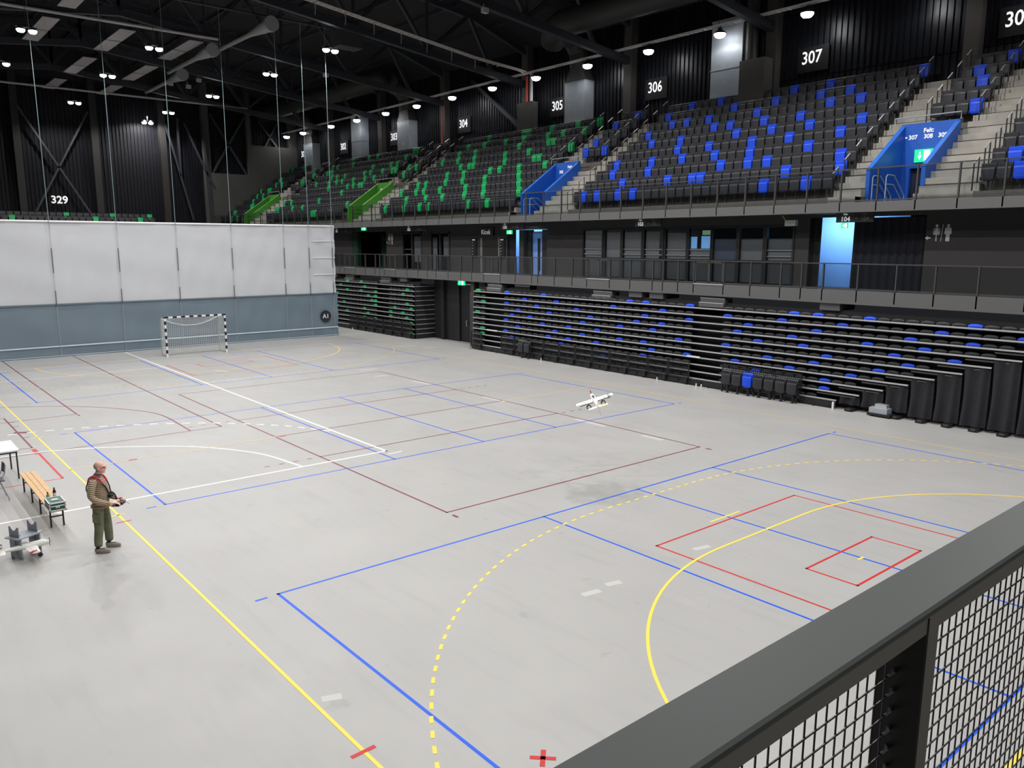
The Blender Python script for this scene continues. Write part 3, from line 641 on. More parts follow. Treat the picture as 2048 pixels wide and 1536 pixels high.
# kiosk
kt = thing('kiosk_shutter', 'closed dark roller shutter under the Kiosk sign', 'shutter', (CW, 14.75, 4.05))
sh = MB()
for k in range(24): sh.box(CW+.02, CW+.06, 14.0, 15.5, 5.08+k*.0445, 5.08+k*.0445+.036)
o = obj('shutter_slats', sh, mat('shutter', (52, 50, 44), .5, metal=.3), kt); o['kind'] = 'stuff'
obj('shutter_frame', MB().box(CW-.03, CW+.1, 15.5, 15.68, 4.05, 6.16).box(CW, CW+.1, 13.85, 14.02, 4.05, 6.16), mat('shutter_jamb', (120, 118, 112), .6), kt)
obj('counter', MB().box(CW-.1, CW+.1, 13.9, 15.6, 5.0, 5.06).box(CW, CW+.08, 13.9, 15.6, 4.05, 5.0), M_DARK, kt)
def board(name, label, x, y0, y1, z0, z1, lines, size, parent=None, mt=None, depth_=.04, letters=None):
    t = thing(name, label, 'sign', (x, (y0+y1)/2, z0))
    obj('board', MB().box(x, x+depth_, y0, y1, z0, z1), mt or M_SIGNB, t)
    m_ = MB()
    for s, yy, zz, sz in lines: text_mb(s, sz, (x-.002, yy, zz), XR, YR, m_, bold=.003)
    obj('lettering', m_, letters or M_SIGN2, t); return t
board('kiosk_sign', 'black hanging board reading Kiosk', 15.5, 14.36, 15.6, 6.23, 6.73, [('Kiosk', 15.05, 6.36, .38)], .38)
for a, b, l in ((16.04, 16.52, 'black price board on the far side of the Kiosk shutter'), (13.35, 13.83, 'black price board on the near side of the Kiosk shutter')):
    board('price_board', l, 15.54, a, b, 5.0, 6.14, [('MENY', (a+b)/2, 6.0, .1)]+[('---', b-.12, 5.85-.17*k, .1) for k in range(5)], .1)
def arrow_left(m_, x, yc, zc, s):   # arrow pointing to reading-left
    rsign(m_, [(-yc-s, zc), (-yc, zc+.8*s), (-yc, zc+.28*s), (-yc+.9*s, zc+.28*s), (-yc+.9*s, zc-.28*s), (-yc, zc-.28*s), (-yc, zc-.8*s)], x)
for i, (x, ya, yb, yc_, num, lab) in enumerate(((14.4, -7.32, -8.04, -8.72, '104', 'hanging board Felt 104 above the pale blue opening'), (14.4, 2.45, 1.81, .95, '103', 'hanging board Felt 103 above the concourse windows'),
                                             (14.4, 12.27, 11.58, 10.3, '103', 'hanging board Felt 103 beside the Kiosk sign'), (14.4, 22.0, 21.34, 19.64, '102', 'hanging board Felt 102 above the glazed doors'), (14.4, 31.76, 31.12, 29.13, '101', 'hanging board Felt 101 beside the curtain edge'))):
    t = thing('section_board', lab, 'sign', (x, ya, 6.57))
    obj('board', MB().box(x, x+.05, yc_, ya, 6.58, 6.92), M_SIGNB, t); obj('board_front', MB().box(x-.01, x, yb, ya, 6.58, 6.92), mat('board_grey', (44, 44, 46), .6), t)
    m_ = MB(); text_mb(num, .24, (x-.02, (ya+yb)/2, 6.62), XR, YR, m_, bold=.006); text_mb('Felt:', .1, (x-.02, (ya+yb)/2, 6.84), XR, YR, m_, bold=.002)
    obj('lettering', m_, M_SIGN2, t)
    m_ = MB(); text_mb(num, .2, (x-.004, (yb*.5+yc_*.5)-.02, 6.64), XR, YR, m_); text_mb('Felt:', .08, (x-.004, (yb+yc_)/2, 6.84), XR, YR, m_); arrow_left(m_, x-.004, (yb*.5+yc_*.5)+.3, 6.72, .05)
    obj('small_lettering', m_, mat('dim_letters', (120, 120, 122), .7), t)
exit_sign(14.6, -7.66, -7.43, 6.38, 6.57, 'small green exit sign hanging below board 104')
exit_sign(14.6, 11.6, 12.04, 6.33, 6.54, 'green exit sign hanging beside the Kiosk board')
exit_sign(14.6, 27.58, 28.2, 6.72, 6.96, 'green exit sign near the glazed doors by board 101')
exit_sign(13.15, 14.05, 14.68, 3.46, 3.76, 'green exit sign over the black door between folded stands')
# toilets signs
def person_shape(m_, x, yc, zb_, h, skirt):
    s = h
    m_.tube([(x-.001, yc, zb_+.92*s), (x-.006, yc, zb_+.92*s)], .085*s, 12)
    if skirt: body = [(-.03, 0), (-.03, .38), (-.14, .38), (-.07, .8), (.07, .8), (.14, .38), (.03, .38), (.03, 0)]
    else: body = [(-.1, 0), (-.1, .45), (-.13, .45), (-.12, .82), (.12, .82), (.13, .45), (.1, .45), (.1, 0)]
    rsign(m_, [(-yc+a*s*1.1, zb_+b*s) for a, b in body], x, th=.005)
    for q in (-1, 1): rsign(m_, [(-yc+q*.13*s, zb_+.8*s), (-yc+q*.18*s, zb_+.76*s), (-yc+q*.2*s, zb_+.42*s), (-yc+q*.15*s, zb_+.42*s)], x, th=.005)
for yc, zc, s, lab in ((-10.6, 5.9, .58, 'white toilet pictograms with an arrow on the grey wall past board 104'), (25.9, 5.75, .72, 'white toilet pictograms on the wall beside the dark green stairwell')):
    m_ = MB(); person_shape(m_, CW-.01, yc+.18, zc, s, True); person_shape(m_, CW-.01, yc-.2, zc, s, False)
    rsign(m_, [(-yc-.03, zc), (-yc-.01, zc), (-yc+.03, zc+s), (-yc+.01, zc+s)], CW-.01)
    arrow_left(m_, CW-.01, yc+.46, zc+.12, .1)
    tag(obj('toilet_sign', m_, mat('pictogram_white', (205, 205, 205), .6)), lab, 'sign')
# glazed doors and cabinets on the left part
for n, (a, b) in enumerate(((22.0, 24.4), (18.85, 21.0))):
    t = thing(f'door_{n+2}', 'dark glazed door and shelf unit between toilets and Kiosk' if n == 0 else 'pair of dark glazed doors with grey blinds nearest the Kiosk', 'door', (CW, (a+b)/2, 4.05), kind='structure')
    f = MB().box(CW-.03, CW+.1, a, a+.12, 4.05, 6.55).box(CW-.03, CW+.1, b-.1, b, 4.05, 6.55).box(CW-.03, CW+.1, (a+b)/2-.06, (a+b)/2+.06, 4.05, 6.55).box(CW-.03, CW+.1, a, b, 6.45, 6.55)
    obj('door_frame', f, M_DARK, t)
    obj('pane', MB().box(CW+.03, CW+.04, a+.1, b-.1, 4.1, 6.45), M_GLASS, t)
    if n == 0:
        obj('blind', MB().box(CW+.08, CW+.09, 22.25, 23.05, 4.6, 6.3), M_BLIND, t)
        obj('shelf', MB().box(CW+.06, CW+.1, 23.4, 24.2, 5.4, 5.46).box(CW+.06, CW+.1, 23.4, 24.2, 5.08, 5.14), mat('shelf_grey', (110, 110, 112), .6), t)
    else: obj('blind', MB().box(CW+.08, CW+.09, 20.35, 20.85, 4.15, 6.2).box(CW+.08, CW+.09, 18.95, 19.65, 5.0, 6.25), M_BLIND, t)
gs = thing('stairwell', 'dark green stairwell opening beside the toilet pictograms', 'stairwell', (17.5, 29, 4.05), kind='structure')
M_DG = mat('dark_green', (18, 58, 40), .8)
obj('stair_wall', MB().box(18.2, 18.3, 26.5, 31.3, 4.05, 6.9), mat('deep_green', (6, 26, 18), .8), gs)
obj('stair_side', MB().poly([(17.2, 29.9, 4.05), (17.2, 26.5, 4.05), (17.2, 26.5, 4.9), (17.2, 29.0, 6.2), (17.2, 29.9, 6.5)], (.1, 0, 0)), M_DG, gs); obj('green_reveal', MB().box(15.6, 15.9, 30.6, 31.3, 4.05, 6.6), M_DG, gs)
# ------------------------------------------------------------------ numbers on the wall
for y, num, pos in ((-.82, '307', 'right of the boxed pipe casing'), (8.9, '306', 'before the tall bright duct'), (17.1, '305', 'touching a tapered steel duct'), (27.4, '304', 'beside the thin red riser pipe'), (37.2, '303', 'half hidden by a tapered duct'), (46.1, '302', 'farthest fully readable one'), (54.4, '301', 'farthest, half hidden by a duct'), (-9.75, '308', 'nearest, cut by the picture edge')):
    t = thing('section_number', f'lit white number {num} on the upper wall, '+pos, 'sign', (22.9, y, 14.2))
    obj('board', MB().box(23.12, 23.2, y-.85, y+.75, 14.05, 15.2), M_SIGNB, t)
    m_ = MB(); text_mb(num, .82, (23.1, y, 14.43), XR, YR, m_, bold=.006, depth=.02, xs=.86); obj('numerals', m_, M_SIGNW, t)
m_ = MB(); text_mb('329', .88, (1.15, 56.2, 9.2), (1, 0, 0), (0, 0, 1), m_, bold=.02, depth=.02)
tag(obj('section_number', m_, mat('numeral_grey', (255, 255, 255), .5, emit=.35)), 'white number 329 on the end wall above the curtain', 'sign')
# ducts
def duct(y0, y1, ztop, label, trans=True, tall=False):
    t = thing('ventilation_duct', label, 'duct', (22.6, (y0+y1)/2, 12.45)); m_ = MB().box(22.4, 23.2, y0, y1, 12.45, ztop)
    b = obj('sheet_casing', m_, M_STEEL, t); f = MB(); zs = [13.35]+([14.75] if tall else [])+[ztop-.02]
    for z in zs: obj('flange', MB().box(22.37, 23.2, y0-.03, y1+.03, z, z+.05), M_STEEL, b)
    obj('label_plate', MB().box(22.37, 22.4, (y0+y1)/2-.03, (y0+y1)/2+.04, 13.75 if not tall else 13.95, 13.95 if not tall else 14.2), M_ALU, b)
    if trans:
        c = (y0+y1)/2; vs = [(22.4, y0, ztop), (23.2, y0, ztop), (23.2, y1, ztop), (22.4, y1, ztop), (22.5, c-.5, ztop+1.0), (23.15, c-.5, ztop+1.0), (23.15, c+.5, ztop+1.0), (22.5, c+.5, ztop+1.0)]
        obj('tapered_neck', MB().add(vs, [(0, 1, 5, 4), (1, 2, 6, 5), (2, 3, 7, 6), (3, 0, 4, 7), (4, 5, 6, 7)]), M_DARK, t)
        obj('round_elbow', MB().tube([(22.8, c, ztop+.9), (22.7, c, ztop+1.8), (22.2, c, ztop+2.4), (21.3, c-.1, ztop+2.7), (20.5, c-1.2, ztop+2.7)], .62, 14), M_DARK, t)
    return t
duct(2.65, 4.55, 17.2, 'tall bright steel duct between numbers 306 and 307', False, True)
duct(13.9, 15.7, 15.75, 'steel duct with dark tapered neck beside number 305')
duct(33.8, 35.6, 15.6, 'steel duct with dark tapered neck hiding part of number 303'); duct(41.6, 43.3, 17.0, 'tall steel duct between numbers 302 and 303', False, True); duct(51.0, 52.9, 15.4, 'farthest steel duct in front of number 301')
t = thing('pipe_casing', 'dark boxed casing with round pipe beside number 307', 'casing', (22.6, 1.7, 12.45))
obj('box_casing', MB().box(22.0, 22.72, 1.05, 2.5, 12.45, 14.9), M_COLM, t); obj('round_pipe', MB().tube([(22.4, 2.1, 14.9), (22.4, 2.1, 18.6)], .3, 14), M_DARK, t)
t = thing('pipe_casing', 'dark boxed casing with red and silver pipes beside number 305', 'casing', (22.6, 19.6, 12.45))
obj('box_casing', MB().box(22.2, 22.72, 18.6, 20.1, 12.45, 15.1), M_COLM, t); obj('red_pipe', MB().tube([(22.5, 19.45, 15.1), (22.5, 19.45, 16.8)], .09, 8), M_REDPIPE, t); obj('silver_pipe', MB().tube([(22.5, 19.0, 15.1), (22.5, 19.0, 16.9)], .11, 8), M_ALU, t)
tag(obj('fire_pipe', MB().tube([(22.6, 29.5, 12.6), (22.6, 29.5, 16.8)], .05, 8), M_REDPIPE), 'thin red riser pipe in front of the column beside number 304', 'pipe')
tag(obj('air_duct', MB().tube([(19.2, -28, 18.2), (19.2, 12.6, 18.2), (19.3, 13.4, 18.0), (19.8, 14.0, 17.6)], .75, 18), M_DARK, smooth=True), 'large round black air duct under the roof above the numbered wall', 'duct')
tag(obj('air_duct', MB().tube([(19.6, 33, 18.3), (19.6, 56, 18.3)], .7, 16), M_DARK, smooth=True), 'second round black air duct farther along the roof edge', 'duct')
JET = ((5.9, 22.0, 17.85), (5.5, 30.0, 17.8), (6.4, 38.6, 17.75))
# pale jet ducts under the roof
for q, (x, y, z) in enumerate(JET):
    m_ = MB().tube([(x, y+9, z), (x, y+3.2, z), (x, y+.9, z), (x, y+.3, z)], [.11, .14, .34, .36], 18)
    t = thing('jet_duct', f'pale tapered round air nozzle under the roof, {ORD[q]} counted from the camera', 'duct', (x, y, z))
    obj('cone', m_, mat('duct_grey', (150, 150, 150), .5), t, smooth=True); obj('collar', MB().tube([(x, y+.3, z), (x, y, z)], [.42, .42], 18), mat('duct_grey', (150, 150, 150), .5), t)
    obj('hanger_rod', MB().bar((x, y+.5, z), (x, y+.5, zt(x)+.45), .03), M_TRUSS, t)
M_TRAY = mat('tray_zinc', (220, 214, 210), .5)
# cable trays
tt = thing('cable_tray', 'long metal cable tray carrying the row of round lamps', 'cable tray', (21.65, 20, 16.7))
m_ = MB()
for dx in (-.13, .13): m_.bar((21.65+dx, -20, 16.78), (21.65+dx, 56, 16.7), .03, .08)
obj('side_rail', m_, M_TRAY, tt); m_ = MB()
for k in range(250): m_.box(21.52, 21.78, -19+.3*k, -18.95+.3*k, 16.70, 16.72)
o = obj('tray_rungs', m_, M_TRAY, tt); o['kind'] = 'stuff'; m_ = MB()
for k in range(28): m_.bar((21.65, -18+2.7*k, 16.75), (21.65, -18+2.7*k, 19), .02)
obj('hanger_rods', m_, M_TRUSS, tt)
tt = thing('cable_tray', 'metal cable tray crossing the roof toward the lamp row', 'cable tray', (10, 18.2, 17.4))
P0 = [(-3, 18, 18.95), (6.28, 18, 18.27), (16.96, 18, 16.97), (20.6, 18.1, 16.75), (21.4, 18.4, 16.75)]
for w__ in (-.14, .14):
    m_ = MB(); pp = [Vector(p)+Vector((0, w__, 0)) for p in P0]
    for a, b in zip(pp, pp[1:]): m_.bar(a, b, .035, .08)
    obj('side_rail', m_, M_TRAY, tt)
m_ = MB()
for k in range(62):
    a, b = Vector(P0[0]), Vector(P0[1])
    d = k*.36; a2 = a+(b-a).normalized()*d
    if a2.x > 6.28: a2 = Vector(P0[1])+(Vector(P0[2])-Vector(P0[1])).normalized()*(d-(b-a).length)
    m_.bar(a2+Vector((0, -.14, -.02)), a2+Vector((0, .14, -.02)), .04, .02)
obj('tray_rungs', m_, mat('tray_copper', (236, 200, 180), .5), tt)
for k in range(7):
    x = 6.5+1.75*k; z = 18.27-.1217*(x-6.28)
    tag(obj('cable_drop', MB().tube([(x, 18.0, z), (x+.05, 18.0, z-.25), (x+.02, 18, z-.65)], .022, 5), M_STEEL), f'short cable drop under the crossing cable tray, {ORD[6-k]} from the lamp row', 'cable', 'cable drops under the crossing tray')
# rim lamps
lp = None
for i, y in enumerate(RIM_Y):
    lab = f'round bright lamp under the cable tray, {ORD[i]} counted from the end wall'
    if lp is None:
        lp = thing('pendant_lamp', lab, 'lamp', (21.65, y, 16.35), group='round lamps along the cable tray')
        obj('housing', MB().lathe([(.1, .3), (.12, .18), (.3, .06), (.31, 0.0)], (0, 0, 0), 18), M_DARK, lp, local=True, smooth=True)
        obj('lens', MB().lathe([(.29, .0), (.28, -.08), (.2, -.17), (.08, -.2)], (0, 0, 0), 18), M_LAMP, lp, local=True, smooth=True)
        obj('bracket', MB().bar((0, 0, .28), (0, 0, .43), .05), M_STEEL, lp, local=True)
    else: dup(lp, (21.65, y, 16.35), None, lab)
HBL = ['high and nearest the curtain wires', 'third wire from the far side', 'highest of the pairs near the crossing cable tray', 'below the crossing tray', 'in the middle of the roof', 'above the end wall corner', 'low above the end wall', 'above the narrow braces', 'lowest pair near the end wall', 'at the picture edge beside the heating panels']
hp = None
for i, (x, y) in enumerate(HB):
    lab = 'twin floodlight under the roof, '+HBL[i]; z = 17.0 if i != 8 else 16.45
    if hp is None:
        hp = thing('twin_floodlight', lab, 'lamp', (x, y, z), group='twin floodlights under the roof')
        obj('frame', MB().box(-.5, .5, -.08, .08, .12, .17).bar((0, 0, .15), (0, 0, 1.0), .03), M_DARK, hp, local=True)
        for s in (-.28, .28):
            h = obj('lamp_head', MB().lathe([(.08, .18), (.17, .08), (.2, .0)], (s, 0, 0), 14), M_DARK, hp, local=True)
            obj('lens', MB().lathe([(.21, .0), (.2, -.07), (.14, -.14), (.05, -.16)], (s, 0, 0), 14), M_LAMP, h, local=True)
    else: dup(hp, (x, y, z), None, lab)
for t_ in [o for o in bpy.data.objects if o.name.startswith('twin_floodlight')]:
    x, y, z = t_.location; obj('hanger_rod', MB().bar((x, y, z+.9), (x, y, zt(x)+.47), .025), M_TRUSS, t_)
# heating panels and pipes
hn = 0
for y0, y1, xs_ in ((31.5, 38.1, (.5, 4.6, -3.6)), (41.0, 47.4, (.5, 4.6)), (50.5, 55.5, (.5, 4.6)), (22.3, 28.6, (-3.4,))):
    for x in xs_:
        hn += 1
        t = thing('heating_panel', f'pale ribbed ceiling heating panel, {ORD[hn-1]} counted through the roof bays', 'heater', (x+.42, (y0+y1)/2, 18.5), group='ceiling heating panels')
        for a, b in ((y0, (y0+y1)/2-.12), ((y0+y1)/2+.12, y1)):
            m_ = MB().box(x, x+.9, a, b, 18.5, 18.53)
            for k in range(7): m_.box(x+.04+k*.13, x+.08+k*.13, a, b, 18.485, 18.5)
            obj('panel', m_, M_HEAT, t)
            obj('hanger_rod', MB().bar((x+.45, (a+b)/2, 18.5), (x+.45, (a+b)/2, zt(x)+.45), .025), M_TRUSS, t)
for a, b, r_, lab in (((-9, 29.35, 18.32), (5.6, 29.35, 18.32), .09, 'long pale tube along the truss above the heating panels'), ((-9, 48.3, 17.45), (15, 48.3, 17.48), .08, 'long thin pale tube along the truss nearest the end wall')):
    tag(obj('roof_tube', MB().tube([a, b], r_, 8), M_HEAT), lab, 'pipe')
for q, (x, y, z) in enumerate(((11.9, 10.6, 17.25), (12.9, 29.5, 17.2), (5.9, 40, 17.3), (7.6, 39, 17.6), (6.9, 39.2, 17.1))):
    tag(obj('roof_speaker', MB().box(x-.16, x+.16, y-.25, y-.02, z-.18, z+.06).bar((x, y-.1, z), (x, y, z+.3), .04), M_HEAT), f'small pale projector box hanging from a truss, {ORD[q]} from the lamp row', 'fixture')
tag(obj('equipment_box', MB().box(9.1, 10.6, 20.2, 21.2, 16.9, 18.0), M_DARK), 'dark loudspeaker box hanging behind the highest floodlight', 'loudspeaker')

# ------------------------------------------------------------------ folded stands
NY = lambda k: .31+.291*(k-1)
FLIT = {'L': {1: [5], 3: [5], 4: [0, 4], 5: [0, 3], 6: [1, 5], 7: [4], 9: [3], 10: [4]}, 'M': {2: [3, 15], 3: [1, 9, 20], 4: [0, 7, 10, 14, 21, 25], 5: [2, 8, 12, 17, 20], 6: [0, 6, 10, 14, 24], 7: [1, 4, 12, 17, 21], 8: [2, 7, 13, 19, 22], 9: [0, 5, 11, 20, 25], 10: [3, 8, 16, 22], 11: [0, 6, 18, 20, 25]},
        'N': {3: [1], 4: [1], 7: [0], 9: [1], 11: [0]}, 'P': {3: [12, 15], 4: [7, 13], 5: [4, 12], 6: [6, 15], 7: [14, 15], 8: [4, 13, 15], 9: [7, 11, 15], 10: [5, 12], 11: [7, 11]}, 'R': {1: [2], 2: [9], 3: [3, 9], 4: [1, 6, 11], 5: [4, 8, 13], 6: [0, 9, 15], 7: [3, 7, 14, 18], 8: [1, 6, 12, 16], 9: [2, 8, 15, 19], 10: [0, 5, 10, 17, 22], 11: [6, 8, 12, 19]}}
FX = 12.7
def fold_mesh(mt):
    m_ = MB(); n = 9; prof = []
    for j, (x, dz) in enumerate(((-.02, -.02), (-.035, .05), (0, .085), (.06, .09), (.14, .05), (.16, -.03))):
        for k in range(n):
            s = 2*k/(n-1)-1; prof.append((x+.03*s*s, .222*s, dz*(1-.62*abs(s)**3)-.02))
    fs = [(j*n+k, (j+1)*n+k, (j+1)*n+k+1, j*n+k+1) for j in range(5) for k in range(n-1)]
    m_.add(prof, fs); m_.box(-.005, .1, -.19, .19, -.13, -.015)
    me = m_.mesh('folded_seat', mt); me.polygons.foreach_set('use_smooth', [True]*len(me.polygons)); return me, m_
FM = {'k': fold_mesh(mat('folded_black', (31, 32, 34), .5)), 'b': fold_mesh(M_SBLUE), 'g': fold_mesh(M_SGREEN)}
fs_ = []
for k in range(1, 12):
    ylo = -8.7-.81*(k-1)
    for name, a, b in (('R', ylo+.9, -3.6), ('M', -2.3, 10.25), ('N', 11.6, 12.75), ('L', 18.8, 21.9), ('P', 23.3, 31)):
        n = int(max(0, round((b-a)/.478)))
        for i in range(n):
            y = b-.478*(i+.5); c = 'k'
            if i in FLIT[name].get(k, []): c = 'g' if name in 'LPN' else 'b'
            fs_.append((depth((12.85, y, NY(k))) + (0 if inview((12.8, y, NY(k)+.1)) else 1000), name, k, i, y, c))
fs_.sort(); st = MB(); cnt = 0
FROW = ['lowest tier', 'second tier up', 'third tier up', 'fourth tier up', 'fifth tier up', 'sixth tier up', 'seventh tier up', 'eighth tier up', 'ninth tier up', 'tenth tier up', 'top tier']
FSEC = {'R': 'in the draped end block', 'M': 'in the long middle block', 'N': 'in the pair rows by the door', 'L': '', 'P': ''}
for d, nm, k, i, y, c in fs_:
    loc = (FX+.1+.012*k, y, NY(k)+.055)
    if cnt < 296 and d < 999 and nm in 'RMN':
        cnt += 1; o = bpy.data.objects.new('folded_seat', FM[c][0]); COL.objects.link(o); o.location = loc
        tag(o, f'{NAMEC[c]} folded seat {FSEC[nm]}, {FROW[k-1]}, {ORD[i]} from the door end', 'seat', 'folded seats in the retracted stand')
    elif d < 999 or y > -15:
        st.T = Matrix.Translation(loc); st.add(FM[c][1].v, FM[c][1].f, 'kbg'.index(c))
st.T = None
tag(obj('folded_seats', st, [MATS['folded_black'], M_SBLUE, M_SGREEN], smooth=True), 'remaining folded seats in the retracted stands farther off', 'seats', kind='stuff')
def tele(label, y0f, y1, kmax, loc, main):
    t = thing('retracted_stand', label, 'stand', loc)
    for k in range(1, kmax+1):
        y0 = y0f(k); x = FX+.012*k
        d = obj('tier_deck', MB().box(x+.02, 14.9, y0, y1, NY(k)-.06, NY(k)-.005), M_BLACK, t)
        ya = y0
        obj('tier_nosing', MB().box(x-.02, x+.03, ya, y1, NY(k)-.035, NY(k)+.012), M_ALU, d)
        obj('tier_face', MB().box(x+.38, x+.40, y0, y1, NY(k), NY(k)+.24), mat('tier_black', (26, 26, 28), .6), d)
        if main: obj('tier_lip', MB().box(x+.05, x+.07, y0+.15, y0+1.6, NY(k)-.14, NY(k)-.1), mat('lip_grey', (84, 80, 76), .5), d)
    obj('kick_board', MB().box(FX-.03, FX+.02, y0f(1), y1, .03, .27), M_BLACK, t)
    m_ = MB(); y = y0f(1)+.2
    while y < y1: m_.box(FX-.07, FX-.03, y-.12, y+.12, .1, .2); m_.tube([(FX-.09, y+.6, 0), (FX-.09, y+.6, .06)], .03, 6); y += 1.15
    obj('kick_brackets', m_, M_BLACK, t)
    return t
ms = tele('long retracted telescopic stand with blue-dotted folded seats and aluminium nosings', lambda k: -8.7-.81*(k-1), 12.75, 11, (FX, 2, 0), True)
ls = tele('farther retracted stand with green-dotted folded seats beside the curtain', lambda k: 18.68, 31.5, 11, (FX, 25, 0), False)
for k in range(1, 12): obj('side_rail', MB().box(FX+.15, 14.4, 18.6, 18.66, NY(k)-.02, NY(k)+.015), M_ALU, ls)
obj('side_screen', MB().box(FX+.1, 14.9, 18.66, 18.68, .02, 3.3), M_BLACK, ls); obj('side_screen', MB().box(FX+.3, 14.9, 12.76, 12.8, .02, 3.3), M_BLACK, ms)
obj('white_marker', MB().box(FX-.04, FX-.0, 10.5, 11.4, NY(4)-.03, NY(4)+.03).box(FX-.04, FX, -2.75, -2.1, NY(4)-.03+.02, NY(4)+.05), M_WHITE, ms)
# step blocks above the stands
for i, (y, x) in enumerate(((3.2, 13.0), (11.15, 12.95), (9.3, 13.3), (-2.95, 13.0), (27.4, 13.05), (22.6, 13.05))):
    t = thing('step_block', 'grey two-step block on top of the folded stand, '+['below the concourse window row', 'nearest the black door', 'behind the one by the door', 'over the gap in the draped block', 'nearest the curtain', 'over the middle of the farther stand'][i], 'steps', (x, y, 3.3))
    obj('lower_step', MB().box(x, x+.3, y-.6, y+.6, 3.26, 3.44), M_FASCIA, t); obj('upper_step', MB().box(x+.1, x+.6, y-.6, y+.6, 3.44, 3.62), M_FASCIA, t)
    obj('nosing', MB().box(x-.01, x+.02, y-.6, y+.6, 3.42, 3.45).box(x+.09, x+.12, y-.6, y+.6, 3.6, 3.63), M_ALU, t)
# guard panels in front
gp = None; gi = 0
def guard(y0, y1, lab, low=.27, hi=1.0):
    t = thing('guard_panel', lab, 'barrier', (FX-.1, (y0+y1)/2, low), group='barred guard panels')
    fr = MB(); x = FX-.1
    for y in (y0+.02, y1-.02): fr.bar((x, y, low), (x, y, hi), .035)
    for z in (low+.03, hi-.02): fr.bar((x, y0, z), (x, y1, z), .035)
    fr.bar((x, y0, (low+hi)/2+.03), (x, y1, (low+hi)/2+.03), .025)
    obj('frame', fr, M_BLACK, t); bm_ = MB(); n = 13
    for k in range(1, n): bm_.bar((x, y0+(y1-y0)*k/n, low+.03), (x, y0+(y1-y0)*k/n, hi-.02), .018)
    o = obj('bars', bm_, M_BLACK, t); o['kind'] = 'stuff'; obj('foot_bracket', MB().box(x-.05, x+.1, y0+.1, y0+.2, .08, .3), M_BLACK, t)
for k in range(11): guard(10.1-1.13*(k+1)+.02, 10.1-1.13*k-.02, f'black barred guard panel below the folded stand, {ORD[k]} from the aisle gap')
guard(11.75, 12.75, 'lone black barred guard panel nearest the black door')
for k in range(3): guard(-7.4+1.17*k, -7.4+1.17*(k+1)-.04, f'black barred guard panel behind the loose seats, {ORD[k]} from the drapes', .5, 1.1)
for k in range(7): guard(18.8+1.12*k, 18.8+1.12*(k+1)-.04, f'black barred guard panel of the farther stand, {ORD[k]} from its corner')
# seats on the floor in front
for k in range(7):
    y = -4.32-.475*k; c = 'b' if k == 2 else 'k'
    seat_thing(c, (12.36, y, -.04+.04), 0, (f'blue tip-up seat, third in the row of loose seats on the floor' if k == 2 else f'black tip-up seat, {ORD[k]} in the row of seven standing on the floor'), 'row of seven seats on the floor')
for k in range(2): seat_thing('k', (12.4, 8.2-.48*k, 0), 0, f'{["far", "near"][k]} black seat of the pair on the floor before the guard panels', 'pair of seats on the floor')
tag(obj('seat_beam', MB().box(12.47, 12.53, -7.4, -4.1, .2, .3).box(12.47, 12.52, -4.06, -4.0, 0, .3).box(12.47, 12.52, -5.5, -5.44, 0, .25).box(12.47, 12.52, -6.4, -6.34, 0, .25).box(12.47, 12.52, -7.3, -7.24, 0, .25), M_BLACK), 'black mounting beam carrying the seven loose floor seats', 'beam')
for k, y in enumerate((6.5, -.9, -2.95, -3.2, 25.6)):
    tag(obj('floor_bolt', MB().tube([(12.25, y, 0), (12.25, y, .19)], .025, 8), M_WHITE), 'small white locking post '+['before the guard panels beyond the model aircraft', 'at the far side of the draped-block gap', 'first left of the seven floor seats', 'second left of the seven floor seats', 'before the farther folded stand'][k], 'post', 'white locking posts')
tag(obj('floor_bolt', MB().box(12.5, 12.56, -8.72, -8.66, 0, .27), M_WHITE), 'taller white leg at the draped end of the folded stand', 'post')
# drapes under the stepped end
for k in range(2, 12):
    ya = -8.7-.81*(k-2); yb = -8.7-.81*(k-1)
    drape('stand_drape', f'black cloth drape under the stepped end of the stand, {ORD[k-2]} from the loose seats', FX+.12, yb+.02, ya-.04, .12 if k > 4 else .2, NY(k)-.06, M_CLOTH, .055, 2, .05, 'black drapes at the stepped end', 16)
    obj('wheel_carriage', MB().box(FX-.12, FX+.35, yb+.15, yb+.42, 0, .1).tube([(FX-.1, yb+.2, .05), (FX-.1, yb+.34, .05)], .055, 10), M_BLACK, ms)
bk = MB().box(13.2, 13.25, -17.5, 12.7, 0, 3.2); tag(obj('stand_backing', bk, M_BLACK), 'black backing boards behind the drapes and tiers', 'backing', kind='structure')
t = thing('aluminium_case', 'silver equipment lying on a low black trolley before the drapes', 'case', (12.65, -10.3, 0))
obj('trolley', MB().box(12.45, 12.9, -10.75, -10.0, .04, .12), M_BLACK, t); obj('lower_block', MB().box(12.5, 12.85, -10.62, -10.0, .12, .3), M_STEEL, t); obj('upper_block', MB().box(12.6, 12.85, -10.55, -10.15, .3, .42), M_ALU, t)
